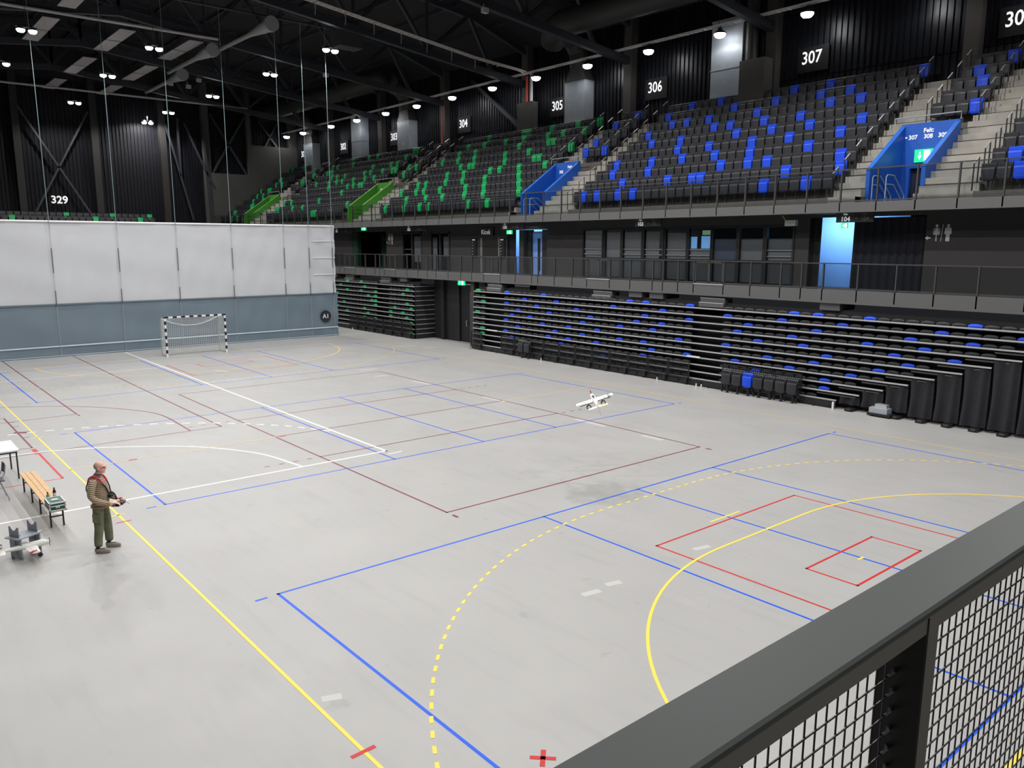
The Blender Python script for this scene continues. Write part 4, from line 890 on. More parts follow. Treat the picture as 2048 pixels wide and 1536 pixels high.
# black door between the stands
t = thing('door_5', 'tall black double door under the lower green exit sign', 'door', (14.2, 15.8, 0), kind='structure')
obj('door_leaf', MB().box(14.3, 14.36, 14.0, 16.0, 0, 3.4), mat('door_black', (17, 17, 20), .45), t); obj('door_frame', MB().box(14.2, 14.4, 16.0, 18.6, 0, 3.72).box(14.28, 14.4, 13.6, 18.6, 3.4, 3.72), M_BLACK, t)
obj('door_handle', MB().tube([(14.28, 15.3, .95), (14.2, 15.3, .97), (14.2, 15.3, 1.28), (14.28, 15.3, 1.3)], .02, 6), M_ALU, t); obj('door_closer', MB().box(14.15, 14.22, 14.3, 16.1, 3.42, 3.48), M_ALU, t)
tag(obj('door_panel', MB().box(13.0, 13.06, 12.95, 13.35, 0.05, 3.1), M_DARK), 'grey upright panel at the door end of the folded stand', 'panel', kind='structure')
# camera-like emergency light
tag(obj('emergency_light', MB().box(14.75, 14.95, -5.45, -5.0, 6.5, 6.72).bar((14.8, -5.0, 6.72), (14.8, -4.85, 6.9), .02), mat('lamp_grey', (190, 195, 185), .5)), 'pale twin emergency lamp under the terrace above the last window', 'lamp')

# ------------------------------------------------------------------ divider curtain
M_CURT = mat('curtain_white', (192, 194, 198), .7, noise=.02, nscale=1.5, bump=.5, bscale=1.1); M_PVC = mat('curtain_grey', (107, 122, 133), .45, noise=.04, nscale=1, bump=.6, bscale=1.6)
cy = 23.65; dc = thing('divider_curtain', 'tall white and grey divider curtain marked A1 behind the goal', 'curtain', (0, cy, 0))
def sheet(x0, x1, z0, z1, nx, nz, amp, seed):
    random.seed(seed); ph = [random.uniform(0, 6) for _ in range(6)]; vs = []
    for j in range(nz+1):
        z = z0+(z1-z0)*j/nz
        for i in range(nx+1):
            x = x0+(x1-x0)*i/nx; e = max(0, (x-8.3)/1.8)
            d = amp*(math.sin(x*1.9+ph[0]+z*.5)*.4+math.sin(z*3.1+x*.7+ph[1])*.35+math.sin(x*5.3-z*2.2+ph[2])*.2)+amp*1.4*e*math.sin(4.5*z+3*x)
            vs.append((x, cy+d, z))
    return MB().add(vs, [(j*(nx+1)+i, j*(nx+1)+i+1, (j+1)*(nx+1)+i+1, (j+1)*(nx+1)+i) for j in range(nz) for i in range(nx)])
obj('white_cloth', sheet(-16, 10.08, 2.73, 6.9, 150, 28, .035, 3), M_CURT, dc, smooth=True); obj('grey_skirt', sheet(-16, 10.16, .0, 2.73, 150, 20, .045, 5), M_PVC, dc, smooth=True)
obj('top_tube', MB().tube([(-16, cy-.03, 6.87), (10.08, cy-.03, 6.87)], .05, 8), M_WHITE, dc)
obj('hem_band', MB().box(-16, 10.12, cy-.08, cy-.065, .52, .585), mat('band_pale', (196, 214, 226), .5), dc); obj('bottom_band', MB().box(-16, 10.12, cy-.08, cy-.065, .05, .075), mat('band_pale', (196, 214, 226), .5), dc); obj('middle_seam', MB().box(-16, 10.1, cy-.075, cy-.06, 2.66, 2.73), mat('seam_grey', (92, 106, 118), .5), dc)
for z in (5.95, 4.93, 3.9): obj('edge_strap', MB().box(8.57, 10.06, cy-.085, cy-.06, z-.025, z+.025), M_WHITE, dc)
M_WIRE = mat('wire_steel', (150, 170, 176), .4, metal=.4)
for x in (-14.9, -11.8, -8.7, -5.72, -2.6, .42, 3.5, 6.68, 8.3, 9.88):
    dx = .06 if x < -5 else 0
    obj('lifting_wire', MB().tube([(x, cy-.12, 6.5), (x-dx, cy-.12, 18.6)], .015, 5), M_WIRE, dc)
    for a, b in ((5.55, 4.3), (3.4, 2.6)): obj('dark_strap', MB().box(x-.02, x+.02, cy-.12, cy-.1, b, a), mat('strap_dark', (80, 84, 88), .6), dc)
    obj('thin_cord', MB().box(x-.008, x+.008, cy-.11, cy-.1, .1, 6.8), mat('cord_grey', (160, 160, 162), .6), dc)
b_ = obj('round_badge', MB().tube([(9.25, cy-.1, 1.28), (9.25, cy-.13, 1.28)], .36, 28), mat('badge_black', (34, 38, 44), .5), dc)
obj('lettering', text_mb('A1', .38, (9.25, cy-.135, 1.15), (1, 0, 0), (0, 0, 1), bold=.006, depth=.006), M_WHITE, b_)
tag(obj('curtain_hoist', MB().tube([(-16, cy, 18.62), (11, cy, 18.62)], .06, 8), M_TRUSS), 'dark winding tube under the roof holding the curtain wires', 'tube')

# ------------------------------------------------------------------ handball goal
g = thing('handball_goal', 'black and white striped handball goal with white net', 'goal', (0, 20, 0))
def striped(p, q, n, first):
    m_ = MB(); p = Vector(p); q = Vector(q)
    for i in range(n): m_.bar(p.lerp(q, i/n), p.lerp(q, (i+1)/n), .08, mi=(i+first) % 2)
    return m_
MS = [M_WHITE, mat('stripe_navy', (20, 22, 34), .4)]
for s in (-1, 1): obj('post', striped((s*1.54, 20, 0), (s*1.54, 20, 2.04), 11, 0 if s < 0 else 0), MS, g)
obj('crossbar', striped((-1.58, 20, 2.04), (1.58, 20, 2.04), 15, 1), MS, g)
M_FR = mat('goal_frame', (170, 176, 180), .4, metal=.4)
for s in (-1, 1): obj('rear_frame', MB().tube([(s*1.52, 20.04, .04), (s*1.52, 20.95, .03), (s*1.52, 20.95, 1.75), (s*1.52, 20.75, 1.98), (s*1.52, 20.05, 2.02)], .022, 6), M_FR, g)
obj('ground_bar', MB().tube([(-1.52, 20.95, .03), (1.52, 20.95, .03)], .018, 6), M_FR, g)
net = MB(); Wd = .0075
def sag(x): return 1.93-.42*(1-(x/1.5)**2)
def nb(p, q): net.bar(p, q, Wd)
xs = [-1.5+.1*k for k in range(31)]
for x in xs:
    zt_ = sag(x); nb((x, 20.85, .03), (x, 20.8, zt_)); nb((x, 20.8, zt_), (x, 20.05, 2.0))
for k in range(20):
    z = .05+.1*k
    pts = [(x, 20.85-.05*z/2, min(z*(1-.12*(1-(x/1.5)**2)*z/2), sag(x))) for x in xs[::3]]
    for a, b in zip(pts, pts[1:]): nb(a, b)
for k in range(6):
    y = 20.1+.13*k
    pts = [(x, y, 2.0+(sag(x)-2.0)*(k+.5)/6) for x in xs[::3]]
    for a, b in zip(pts, pts[1:]): nb(a, b)
for s in (-1, 1):
    for k in range(19): nb((s*1.5, 20.05, .08+.1*k), (s*1.5, 20.85, .08+.1*k))
    for k in range(8): nb((s*1.5, 20.1+.1*k, .03), (s*1.5, 20.1+.1*k, 1.98))
o = obj('net', net, mat('net_white', (222, 222, 216), .7), g); o['kind'] = 'stuff'
rp = MB().tube([(x, 20.8, sag(x)) for x in xs], .02, 5); obj('net_rope', rp, M_WHITE, g)

# ------------------------------------------------------------------ table, chair, bench and what is on it
M_BLEG = mat('leg_black', (30, 30, 34), .45); M_WOOD = mat('bench_wood', (214, 172, 118), .5, noise=.1, nscale=9)
t = thing('folding_table', 'white-topped table with dark legs at the court edge', 'table', (-11.9, .5, 0))
obj('tabletop', MB().box(-12.7, -11.11, -.14, 1.14, .71, .745), mat('table_white', (232, 234, 236), .35), t)
for x, y in ((-11.17, -.06), (-11.17, 1.06), (-12.6, -.06), (-12.6, 1.06)): obj('leg', MB().tube([(x, y, 0), (x, y, .71)], .018, 8), M_BLEG, t)
obj('apron', MB().box(-12.62, -11.15, -.07, -.04, .66, .71).box(-12.62, -11.15, 1.04, 1.07, .66, .71).box(-11.19, -11.16, -.06, 1.06, .66, .71), M_BLEG, t)
def chair(loc, rz, lab, cm):
    t = thing('chair', lab, 'chair', loc, rz)
    m_ = MB().poly([(-.21, -.2, .44), (.2, -.21, .44), (.2, .21, .44), (-.21, .2, .44)], (0, 0, .02)); obj('seat', m_, cm, t, local=True)
    m_ = MB(); vs = []
    for j in range(4):
        for k in range(5): vs.append((-.2-.03*j/3-.03*(1-((k-2)/2)**2), -.2+.1*k, .6+.07*j))
    m_.add(vs, [(j*5+k, j*5+k+1, (j+1)*5+k+1, (j+1)*5+k) for j in range(3) for k in range(4)]); obj('backrest', m_, cm, t, local=True)
    for s in (-1, 1):
        obj('leg', MB().tube([(.24, s*.21, 0), (.14, s*.19, .44)], .012, 6), M_STEEL, t, local=True)
        obj('leg', MB().tube([(-.26, s*.21, 0), (-.12, s*.19, .44), (-.22, s*.19, .62), (-.25, s*.19, .82)], .012, 6), M_STEEL, t, local=True)
chair((-11.88, -1.62, 0), PI, 'plum-coloured chair with steel legs beside the wooden bench', mat('chair_plum', (86, 66, 74), .5))
chair((-12.2, 1.9, 0), PI/2+.3, 'red-framed chair tucked behind the white table', mat('chair_red', (140, 40, 50), .5))
t = thing('wooden_bench', 'long slatted wooden bench with black legs', 'bench', (-11.15, -3, 0))
for k in range(3): obj('plank', MB().box(-11.31+.108*k, -11.21+.108*k, -4.85, -1.3, .42, .445), M_WOOD, t)
for k, y in enumerate((-1.4, -2.43, -3.4, -4.5)):
    obj('leg_frame', MB().bar((-11.26, y, 0), (-11.26, y, .42), .03).bar((-11.03, y, 0), (-11.03, y, .42), .03).bar((-11.26, y, .405), (-11.03, y, .405), .03).bar((-11.26, y, .22), (-11.03, y, .22), .025), M_BLEG, t)
t = thing('flight_case', 'dark green case with aluminium edges on the near end of the bench', 'case', (-11.17, -4.62, .445))
M_CG = mat('case_green', (24, 84, 70), .45)
obj('case_body', MB().box(-11.31, -11.03, -4.86, -4.38, .445, .60), M_CG, t)
e = MB()
for x in (-11.31, -11.03):
    for y in (-4.86, -4.38): e.bar((x, y, .445), (x, y, .60), .02)
for z in (.452, .54, .60):
    for x in (-11.31, -11.03): e.bar((x, -4.87, z), (x, -4.37, z), .02)
    for y in (-4.86, -4.38): e.bar((-11.32, y, z), (-11.02, y, z), .02)
obj('metal_edging', e, mat('edge_pale', (225, 228, 228), .4), t)
obj('case_latch', MB().box(-11.21, -11.13, -4.885, -4.87, .50, .53), M_ALU, t); obj('lid_emblem', MB().tube([(-11.17, -4.6, .6101), (-11.17, -4.6, .6115)], .07, 14).box(-11.24, -11.1, -4.68, -4.66, .61, .6115), mat('emblem_pale', (170, 195, 190), .5), t)
def bottle(x, y, lab, liq):
    t = thing('bottle', lab, 'bottle', (x, y, .445))
    obj('bottle_body', MB().lathe([(.02, 0), (.033, .005), (.033, .13), (.03, .15), (.013, .19), (.012, .205)], (0, 0, 0), 14), liq, t, local=True, smooth=True)
    obj('cap', MB().lathe([(.015, .2), (.015, .225)], (0, 0, 0), 12), M_BLACK, t, local=True)
    obj('bottle_label', MB().lathe([(.0336, .05), (.0336, .11)], (0, 0, 0), 14), mat('label_pale', (200, 205, 200), .6), t, local=True)
bottle(-11.22, -4.18, 'clear green bottle standing on the bench before the case', mat('bottle_greenish', (120, 150, 130), .15)); bottle(-11.05, -3.9, 'dark soft drink bottle standing at the bench edge', mat('bottle_dark', (70, 40, 36), .15))

# ------------------------------------------------------------------ model aircraft
M_FOAM = mat('foam_white', (238, 238, 232), .55); M_FRED = mat('foam_red', (170, 34, 44), .5); M_FYEL = mat('foam_cream', (240, 226, 160), .5); M_FGREY = mat('stand_grey', (150, 156, 164), .6)
def wing(mb, root, tip, c0, c1, th, up=(0, 0, 1), fwd=(1, 0, 0), mi=0):
    root = Vector(root); tip = Vector(tip); up = Vector(up); fwd = Vector(fwd); prof = [(.5, 0), (.3, .5), (-.1, .45), (-.5, 0), (-.1, -.3), (.3, -.35)]
    vs = [c+fwd*(a*ch)+up*(b*th) for c, ch in ((root, c0), (tip, c1)) for a, b in prof]
    mb.add(vs, [(i, (i+1) % 6, (i+1) % 6+6, i+6) for i in range(6)]+[(5, 4, 3, 2, 1, 0), (6, 7, 8, 9, 10, 11)], mi)
def plane(name, label, loc, mw, scale, parts):
    t = thing(name, label, 'model aircraft', loc); t.matrix_world = Matrix.Translation(loc) @ mw @ Matrix.Scale(scale, 4)
    for pn, mb, m_ in parts: obj(pn, mb, m_, t, local=True, smooth=False)
    return t
fus = MB().tube([(.42, 0, 0), (.36, 0, .005), (.2, 0, .01), (0, 0, .01), (-.2, 0, .012), (-.42, 0, .02)], [.02, .05, .062, .062, .045, .018], 10)
w1 = MB()
for s in (-1, 1): wing(w1, (.08, 0, 0), (.05, s*.48, .02), .19, .12, .03)
tp = MB(); wing(tp, (-.36, 0, .02), (-.38, .25, .02), .11, .07, .014); tp2 = MB(); wing(tp2, (-.36, 0, .02), (-.38, -.25, .02), .11, .07, .014)
fin = MB(); wing(fin, (-.36, 0, .02), (-.42, 0, .2), .14, .08, .014, up=(0, 1, 0))
prop = lambda x, y: MB().box(x, x+.006, y-.012, y+.012, -.11, .11).tube([(x-.01, y, 0), (x+.03, y, 0)], [.02, .006], 8)
xw = Vector((.74, -.55, .29)).normalized(); nose = (u2*.42+fv*.9); nose = (nose-xw*nose.dot(xw)).normalized(); upv = nose.cross(-xw)
mw = Matrix((( nose.x, -xw.x, upv.x, 0), (nose.y, -xw.y, upv.y, 0), (nose.z, -xw.z, upv.z, 0), (0, 0, 0, 1)))
band = MB().box(.0, .14, -.42, -.39, -.014, .03).box(.0, .14, -.37, -.35, -.014, .03)
parts = [('fuselage', fus, M_FOAM), ('wing', w1, M_FOAM), ('tailplane', tp, M_FOAM), ('tailplane', tp2, M_FYEL), ('fin', fin, M_FOAM), ('ventral_fin', MB().box(-.44, -.36, -.012, .012, -.2, .0), M_FOAM),
         ('propeller', prop(.43, 0), M_FRED), ('wing_bands', band, MS[1]), ('canopy', MB().tube([(.22, 0, .05), (.15, 0, .075), (.02, 0, .06)], [.01, .03, .012], 8), MS[1]), ('leading_edge_trim', MB().box(-.02, .0, -.4, .4, -.02, -.012), M_DARK)]  # thin dark strip below the wing paints in its underside shade
for q in (-1, 1):
    parts += [('wheel', MB().tube([(-.03, q*.19, -.1), (.0, q*.19, -.1)], .062, 14), M_DARK), ('wheel_hub', MB().tube([(-.036, q*.19, -.1), (-.03, q*.19, -.1)], .04, 12), M_FOAM), ('wheel_strut', MB().tube([(.02, q*.17, 0), (-.015, q*.19, -.1)], .007, 5), M_STEEL)]
    for e in (.25, .33, .4): parts.append(('wing_fitting', MB().box(-.06, .06, q*e-.006, q*e+.006, .02, .055), M_FOAM))
plane('model_aircraft', 'white and cream model aircraft hovering above the court', (.2, -8.87, 1.88), mw, 1.0, parts)
# the aircraft parked near the edge, its rudder and the grey stand over it
pw = MB(); wing(pw, (0, 0, 0), (-.1, -.62, .02), .3, .18, .05); pw2 = MB(); wing(pw2, (0, 0, 0), (-.1, .62, .02), .3, .18, .05)
rt = MB()
for s in (-1, 1): wing(rt, (-.1, s*.45, .012), (-.115, s*.58, .016), .215, .19, .055)
pf = MB().tube([(.42, 0, 0), (.3, 0, .02), (0, 0, .03), (-.35, 0, .05), (-.75, 0, .06)], [.05, .085, .09, .06, .02], 12)
pfin = MB(); wing(pfin, (-.66, 0, .06), (-.76, 0, .36), .24, .14, .02, up=(0, 1, 0)); pst = MB()
for s in (-1, 1): wing(pst, (-.66, 0, .06), (-.72, s*.3, .06), .17, .1, .018)
ring = MB(); 
for k in range(14):
    a0 = .6+k*.36; a1 = a0+.36
    ring.bar((-.68+.05*math.cos(a0), .022, .2+.05*math.sin(a0)), (-.68+.05*math.cos(a1), .022, .2+.05*math.sin(a1)), .018, .006, up=(0, 1, 0))
    ring.bar((-.68+.05*math.cos(a0), -.022, .2+.05*math.sin(a0)), (-.68+.05*math.cos(a1), -.022, .2+.05*math.sin(a1)), .018, .006, up=(0, 1, 0))
plane('model_aircraft', 'red and white model aircraft parked on the floor beside the grey stand', (-11.86, -6.02, .2), Matrix.Rotation(R(12), 4, 'Z'), .74,
      [('fuselage', pf, M_FOAM), ('wing', pw, M_FOAM), ('wing', pw2, M_FOAM), ('red_wing_tips', rt, M_FRED), ('fin', pfin, M_FOAM), ('tailplane', pst, M_FOAM), ('ring_emblem', ring, MS[1]),
       ('undercarriage', MB().tube([(.1, -.15, 0), (.12, -.22, -.22)], .01, 5).tube([(.1, .15, 0), (.12, .22, -.22)], .01, 5).tube([(.12, -.24, -.2), (.12, -.2, -.2)], .055, 12).tube([(.12, .24, -.2), (.12, .2, -.2)], .055, 12), M_BLACK), ('propeller', prop(.44, 0), M_BLACK)])
t = thing('aircraft_stand', 'grey foam work stand with notched cradle uprights over the parked aircraft', 'stand', (-11.93, -5.88, 0), R(27))
tb = MB().poly([(-.26, -.16, .40), (-.2, -.19, .40), (.2, -.19, .40), (.27, -.15, .40), (.27, .15, .40), (.2, .18, .40), (-.2, .18, .40), (-.27, .15, .40)], (0, 0, .02))
obj('top_board', tb, M_FGREY, t, local=True)
for x in (-.17, .2): obj('leg', MB().box(x-.012, x+.012, -.15, .15, .0, .40).box(x-.05, x+.05, -.03, .03, 0, .4), M_FGREY, t, local=True)
def cradle(x): return MB().poly([(x, -.13, .42), (x, .13, .42), (x, .13, .62), (x, .09, .62), (x, .06, .58), (x, .02, .55), (x, -.02, .55), (x, -.06, .58), (x, -.09, .62), (x, -.13, .62)], (.012, 0, 0)).poly([(x, -.05, .42), (x+.1, -.05, .42), (x, -.05, .52)], (0, .01, 0)).poly([(x, .05, .42), (x+.1, .05, .42), (x, .05, .52)], (0, .01, 0))
for x in (-.19, .17): obj('cradle_upright', cradle(x), M_FGREY, t, local=True)

# ------------------------------------------------------------------ the man
def skin(verts, edges, radii, root=0, sub=2):
    me = bpy.data.meshes.new('sk'); me.from_pydata(verts, edges, []); o = bpy.data.objects.new('sk', me); COL.objects.link(o)
    m = o.modifiers.new('s', 'SKIN'); m.use_smooth_shade = True
    for i, r in enumerate(radii): me.skin_vertices[0].data[i].radius = r if isinstance(r, tuple) else (r, r)
    me.skin_vertices[0].data[root].use_root = True
    if sub: s = o.modifiers.new('u', 'SUBSURF'); s.levels = sub; s.render_levels = sub
    dg = bpy.context.evaluated_depsgraph_get(); out = bpy.data.meshes.new_from_object(o.evaluated_get(dg))
    bpy.data.objects.remove(o); return out
def merge(meshes, name):
    bm = bmesh.new()
    for m_ in meshes: bm.from_mesh(m_)
    me = bpy.data.meshes.new(name); bm.to_mesh(me); bm.free(); return me
def remesh(me, vox, smooth=3):
    o = bpy.data.objects.new('rm', me); COL.objects.link(o)
    m = o.modifiers.new('r', 'REMESH'); m.mode = 'VOXEL'; m.voxel_size = vox; m.use_smooth_shade = True
    s = o.modifiers.new('s', 'SMOOTH'); s.iterations = smooth; s.factor = .5
    dg = bpy.context.evaluated_depsgraph_get(); out = bpy.data.meshes.new_from_object(o.evaluated_get(dg)); bpy.data.objects.remove(o); return out
def ell(c, r, n=16, rot=None):
    bm = bmesh.new(); bmesh.ops.create_uvsphere(bm, u_segments=n, v_segments=n//2+2, radius=1)
    T = Matrix.Translation(c) @ (rot or Matrix()) @ Matrix.Diagonal((*r, 1)); bmesh.ops.transform(bm, matrix=T, verts=bm.verts)
    me = bpy.data.meshes.new('e'); bm.to_mesh(me); bm.free(); return me
def chain(pts, rd, sub=2): return skin(pts, [(i, i+1) for i in range(len(pts)-1)], rd, sub=sub)
pieces = [chain([(0, 0, .86), (.01, 0, .96), (.03, 0, 1.07), (.015, 0, 1.22), (-.02, 0, 1.35), (-.02, 0, 1.42), (-.005, 0, 1.47), (.02, 0, 1.54)],
                [(.12, .15), (.15, .165), (.16, .17), (.135, .172), (.115, .175), (.085, .12), (.066, .07), (.06, .06)])]
for s in (-1, 1):
    fx = .045 if s > 0 else -.02
    pieces.append(chain([(0, s*.085, .96), (.0, s*.1, .82), (.03 if s > 0 else .0, s*.125, .62), (.04 if s > 0 else .01, s*.14, .48), (fx, s*.155, .28), (fx-.005, s*.16, .1)], [.1, .108, .095, .088, .08, .078]))
    pieces.append(chain([(-.02, s*.09, 1.37), (-.025, s*.17, 1.385), (-.035, s*.225, 1.27), (-.045, s*.25, 1.12), (.03, s*.24, 1.045), (.18, s*.17, .99 if s > 0 else .97), (.30, s*.115, .985 if s > 0 else .96)],
                        [.07, .082, .078, .07, .066, .055, .034]))
hc = Vector((.055, 0, 1.625)); tilt = Matrix.Rotation(R(-10), 4, 'Y')
pieces += [ell(hc+Vector((-.015, 0, .025)), (.098, .078, .088)), ell(hc+Vector((.02, 0, -.035)), (.075, .06, .08)), ell(hc+Vector((.066, 0, -.088)), (.028, .03, .022)), ell(hc+Vector((.098, 0, -.012)), (.022, .014, .026)),
           ell(hc+Vector((.078, 0, .025)), (.022, .05, .014)), ell(hc+Vector((.088, 0, -.053)), (.014, .024, .008)), ell(hc+Vector((-.0, .077, -.015)), (.02, .012, .032)), ell(hc+Vector((-.0, -.077, -.015)), (.02, .012, .032)), ell((.03, 0, 1.53), (.06, .058, .07))]
for s, wx, wz in ((1, .30, .985), (-1, .30, .96)):
    y = s*.112
    pieces.append(ell((wx+.035, y-s*.005, wz-.005), (.05, .036, .02)))
    for k, (fy, L) in enumerate(((.03, .062), (.01, .07), (-.01, .066), (-.028, .052))):
        b = Vector((wx+.07, y+s*fy*.9, wz-.006)); pieces.append(skin([b-Vector((.03, 0, 0)), b, b+Vector((L*.45, -s*.004, -.012)), b+Vector((L*.62, -s*.012, -.036)), b+Vector((L*.45, -s*.016, -.055))], [(0, 1), (1, 2), (2, 3), (3, 4)], [.0115, .0115, .011, .0105, .009], sub=1))
    b = Vector((wx+.03, y-s*.03, wz+.008)); pieces.append(skin([b, b+Vector((.025, -s*.014, .016)), b+Vector((.052, -s*.018, .018)), b+Vector((.072, -s*.014, .008))], [(0, 1), (1, 2), (2, 3)], [.014, .0125, .0115, .0105], sub=1))
for (fx, fy) in ((-.02, -.17), (.045, .15)):
    pieces += [ell((fx+.07, fy, .045), (.145, .052, .045)), ell((fx-.02, fy, .055), (.06, .045, .055)), ell((fx+.07, fy, .018), (.15, .054, .018))]
body = remesh(merge(pieces, 'm'), .0065, 3)
bm = bmesh.new(); bm.from_mesh(body); left = set(bm.verts); isl = []
while left:
    st_ = [left.pop()]; comp = list(st_)
    while st_:
        for e_ in st_.pop().link_edges:
            for v_ in e_.verts:
                if v_ in left: left.discard(v_); st_.append(v_); comp.append(v_)
    isl.append(comp)
isl.sort(key=len, reverse=True); print('ISLANDS', [len(c) for c in isl][:12], [tuple(round(q, 2) for q in c[0].co) for c in isl[:12]])
bmesh.ops.delete(bm, geom=[v for c in isl[1:] for v in c], context='VERTS'); bm.to_mesh(body); bm.free()
M_SKIN = mat('skin', (232, 178, 162), .5); M_HAIR = mat('grey_hair', (168, 160, 154), .8); M_TROU = mat('olive_trousers', (110, 112, 88), .8, noise=.2, nscale=7, bump=.6, bscale=9)
for m_ in (M_SKIN, quilt_mat(), M_TROU, mat('shoe_grey', (150, 140, 130), .7), M_HAIR, mat('collar_grey', (112, 104, 102), .8), mat('sock_black', (30, 30, 34), .8)): body.materials.append(m_)
idx = []
for p_ in body.polygons:
    c = p_.center; x, y, z = c
    hand = x > .255 and z < 1.06 and abs(y) < .2
    if hand: i = 0
    elif z < .085: i = 3
    elif z < .145: i = 6
    elif z < .885 and not (x > .12 and z > .8): i = 2
    elif z < 1.45: i = 1
    elif z < 1.515 and x < .075: i = 5
    else:
        h = c-hc; i = 4 if (h.x < .01 and -.09 < h.z < .045 and not (abs(h.y) > .074 and abs(h.x) < .03)) or (h.x < -.07 and h.z < .07) else 0
    idx.append(i)
body.polygons.foreach_set('material_index', idx); body.polygons.foreach_set('use_smooth', [True]*len(idx))
man = thing('person', 'bald man in a ribbed tan jacket and olive trousers standing at the yellow line', 'person', (-10.73, -6.5, 0), R(-36))
o = bpy.data.objects.new('body', body); COL.objects.link(o); o.parent = man
obj('jacket_hem', MB().lathe([(.168, .86), (.176, .885), (.172, .91)], (.015, 0, 0), 24, sx=1.0, sy=1.12), mat('hem_tan', (150, 128, 104), .7), man, local=True, smooth=True)
gl = MB()
for s in (-1, 1):
    gl.tube([hc+Vector((.094+.002*math.cos(a), s*.031+.019*math.cos(a), .004+.014*math.sin(a))) for a in [k*PI/6 for k in range(13)]], .0025, 5); gl.tube([hc+Vector((.093, s*.05, .008)), hc+Vector((.0, s*.08, .004))], .0025, 5)
gl.tube([hc+Vector((.098, -.012, .006)), hc+Vector((.098, .012, .006))], .002, 5); obj('glasses', gl, M_BLACK, man, local=True)
ey = MB()
for s in (-1, 1): ey.lathe([(.001, -.006), (.006, -.003), (.006, .003), (.001, .006)], tuple(hc+Vector((.084, s*.03, .003))), 8)
obj('eyes', ey, M_BLACK, man, local=True)
obj('pocket', MB().poly([(-.06, -.232, .62), (.09, -.232, .6), (.09, -.232, .76), (-.06, -.232, .78)], (0, .03, 0)), M_TROU, man, local=True)
hs = thing('shoulder_harness', 'red and black shoulder harness worn by the standing man', 'harness', (-10.73, -6.5, 0), R(-36))
def strap(pts, m_, wd=.022): 
    mb = MB()
    for a, b in zip(pts, pts[1:]): mb.bar(a, b, wd, .012, up=(0, 1, 0))
    return mb
for s in (-1, 1):
    obj('red_pad', MB().tube(cat([(-.14, s*.1, 1.36), (-.11, s*.11, 1.44), (-.02, s*.12, 1.482), (.07, s*.11, 1.42), (.12, s*.1, 1.33)], 4), .017, 6), mat('strap_red', (205, 36, 70), .6), hs, local=True, smooth=True)
    obj('black_strap', MB().tube(cat([(.12, s*.1, 1.33), (.165, s*.07, 1.25), (.19, s*.05, 1.15), (.22, s*.04, 1.08)], 4), .013, 6), M_BLACK, hs, local=True)
    obj('side_strap', MB().tube(cat([(-.14, s*.1, 1.37), (-.15, s*.17, 1.26), (-.09, s*.215, 1.17), (0, s*.19, 1.1)], 4), .012, 6), M_BLACK, hs, local=True)
obj('chest_bracket', MB().tube(cat([(.19, 0, 1.12), (.24, 0, 1.14), (.29, 0, 1.08), (.31, 0, .99)], 5), .014, 6).box(.17, .24, -.06, .06, 1.05, 1.1), M_BLACK, hs, local=True)
tx = thing('radio_transmitter', 'black radio controller held in both hands of the standing man', 'controller', (-10.73, -6.5, 0), R(-36))
obj('case', MB().box(.31, .44, -.085, .085, .905, .955), mat('controller_black', (28, 28, 32), .4), tx, local=True); obj('tray', MB().box(.25, .40, -.13, .13, .89, .906), M_BLACK, tx, local=True)
for s in (-1, 1): obj('control_stick', MB().tube([(.37, s*.045, .95), (.372, s*.047, .99)], .005, 6).tube([(.372, s*.047, .985), (.372, s*.047, .995)], .009, 6), M_ALU, tx, local=True)
obj('antenna', MB().tube([(.44, .03, .93), (.50, .02, .915), (.53, .02, .89)], .005, 6), M_STEEL, tx, local=True); obj('red_grip', MB().box(.33, .36, .02, .07, .955, .965), M_FRED, tx, local=True)

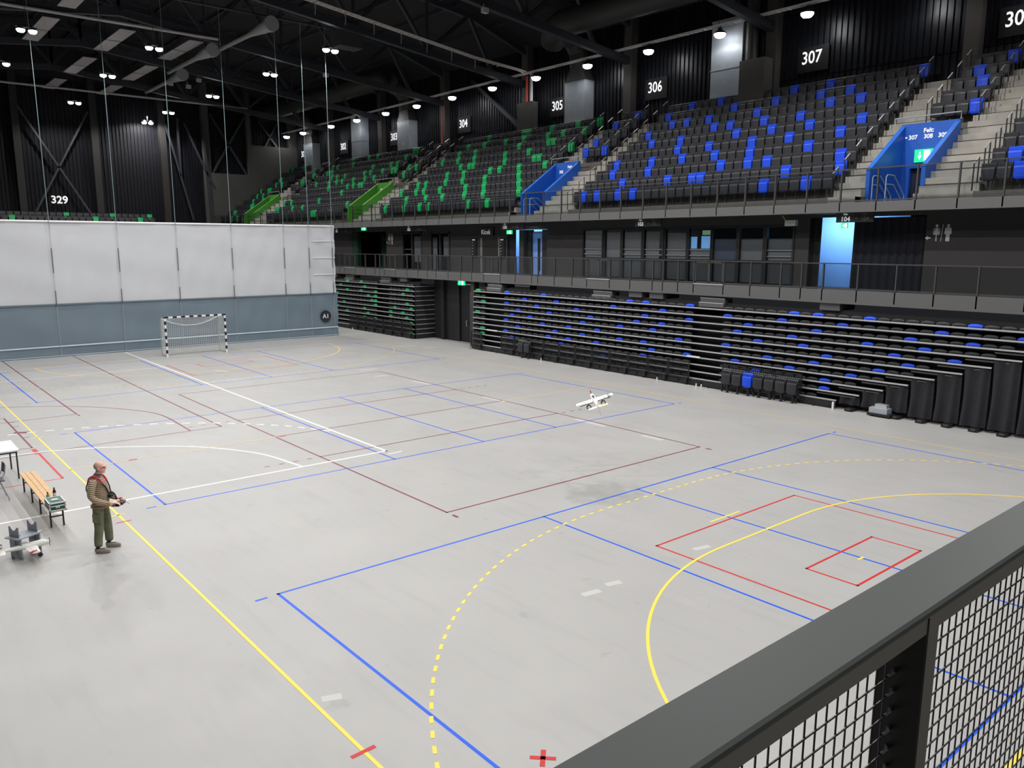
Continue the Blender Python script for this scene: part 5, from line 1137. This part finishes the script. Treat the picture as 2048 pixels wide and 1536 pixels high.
# ------------------------------------------------------------------ gallery railing in the foreground
t = thing('gallery_railing', 'grey steel railing with black wire mesh in front of the camera gallery', 'railing', (-12.5, -22, 4.05))
M_RAIL = mat('rail_grey', (55, 59, 58), .5, noise=.03, nscale=4, spec=.18); M_RSIDE = mat('rail_side', (84, 83, 79), .5)
X0, X1 = -15.6, -8.0
cap = MB(); prof = [(-22.052, 5.138), (-22.052, 5.146), (-22.047, 5.15), (-21.944, 5.15), (-21.939, 5.146), (-21.939, 5.10)]
vs = [(x, y, z) for x in (X0, X1) for y, z in prof]; cap.add(vs, [(i, i+1, i+7, i+6) for i in range(5)]); obj('handrail_cap', cap, M_RAIL, t)
obj('rail_bar', MB().box(X0, X1, -22.05, -21.945, 5.105, 5.138), M_RSIDE, t)
for x in (-14.64, -12.64, -10.64, -8.64): obj('post', MB().box(x-.02, x+.02, -22.05, -21.97, 4.0, 5.13), mat('post_black', (46, 46, 46), .5), t); 
for x in (-14.64, -12.64, -10.64, -8.64): obj('post_face', MB().box(x-.02, x+.022, -22.053, -22.05, 4.0, 5.135), M_RSIDE, t)
xs = [-14.6+.0335*k for k in range(190)]; hz = [5.09-.0375*k for k in range(28)]
mesh_ = MB()
for x in xs:
    if min(abs(x-c) for c in (-14.64, -12.64, -10.64, -8.64)) > .03 and x < X1: mesh_.tube([(x, -22.0, 4.05), (x, -22.0, 5.108)], .0018, 5, cap=False)
for z in hz:
    pts = []
    mesh_.tube([(X0, -22.0045, z), (X1, -22.0045, z)], .0018, 5, cap=False)
o = obj('wire_mesh', mesh_, mat('mesh_black', (24, 22, 26), .4), t); o['kind'] = 'stuff'
hk = MB()
for z in hz: hk.tube([(-12.69, -22.004, z), (-12.672, -22.006, z+.002), (-12.662, -22.0, z+.003)], .0035, 6)
o = obj('weld_points', hk, M_BLACK, t); o['kind'] = 'stuff'
tag(obj('gallery_slab', MB().box(-23.2, 23.2, -31, -21.93, 3.75, 4.05), M_DARK), 'dark gallery slab under the foreground railing', 'floor slab', kind='structure')
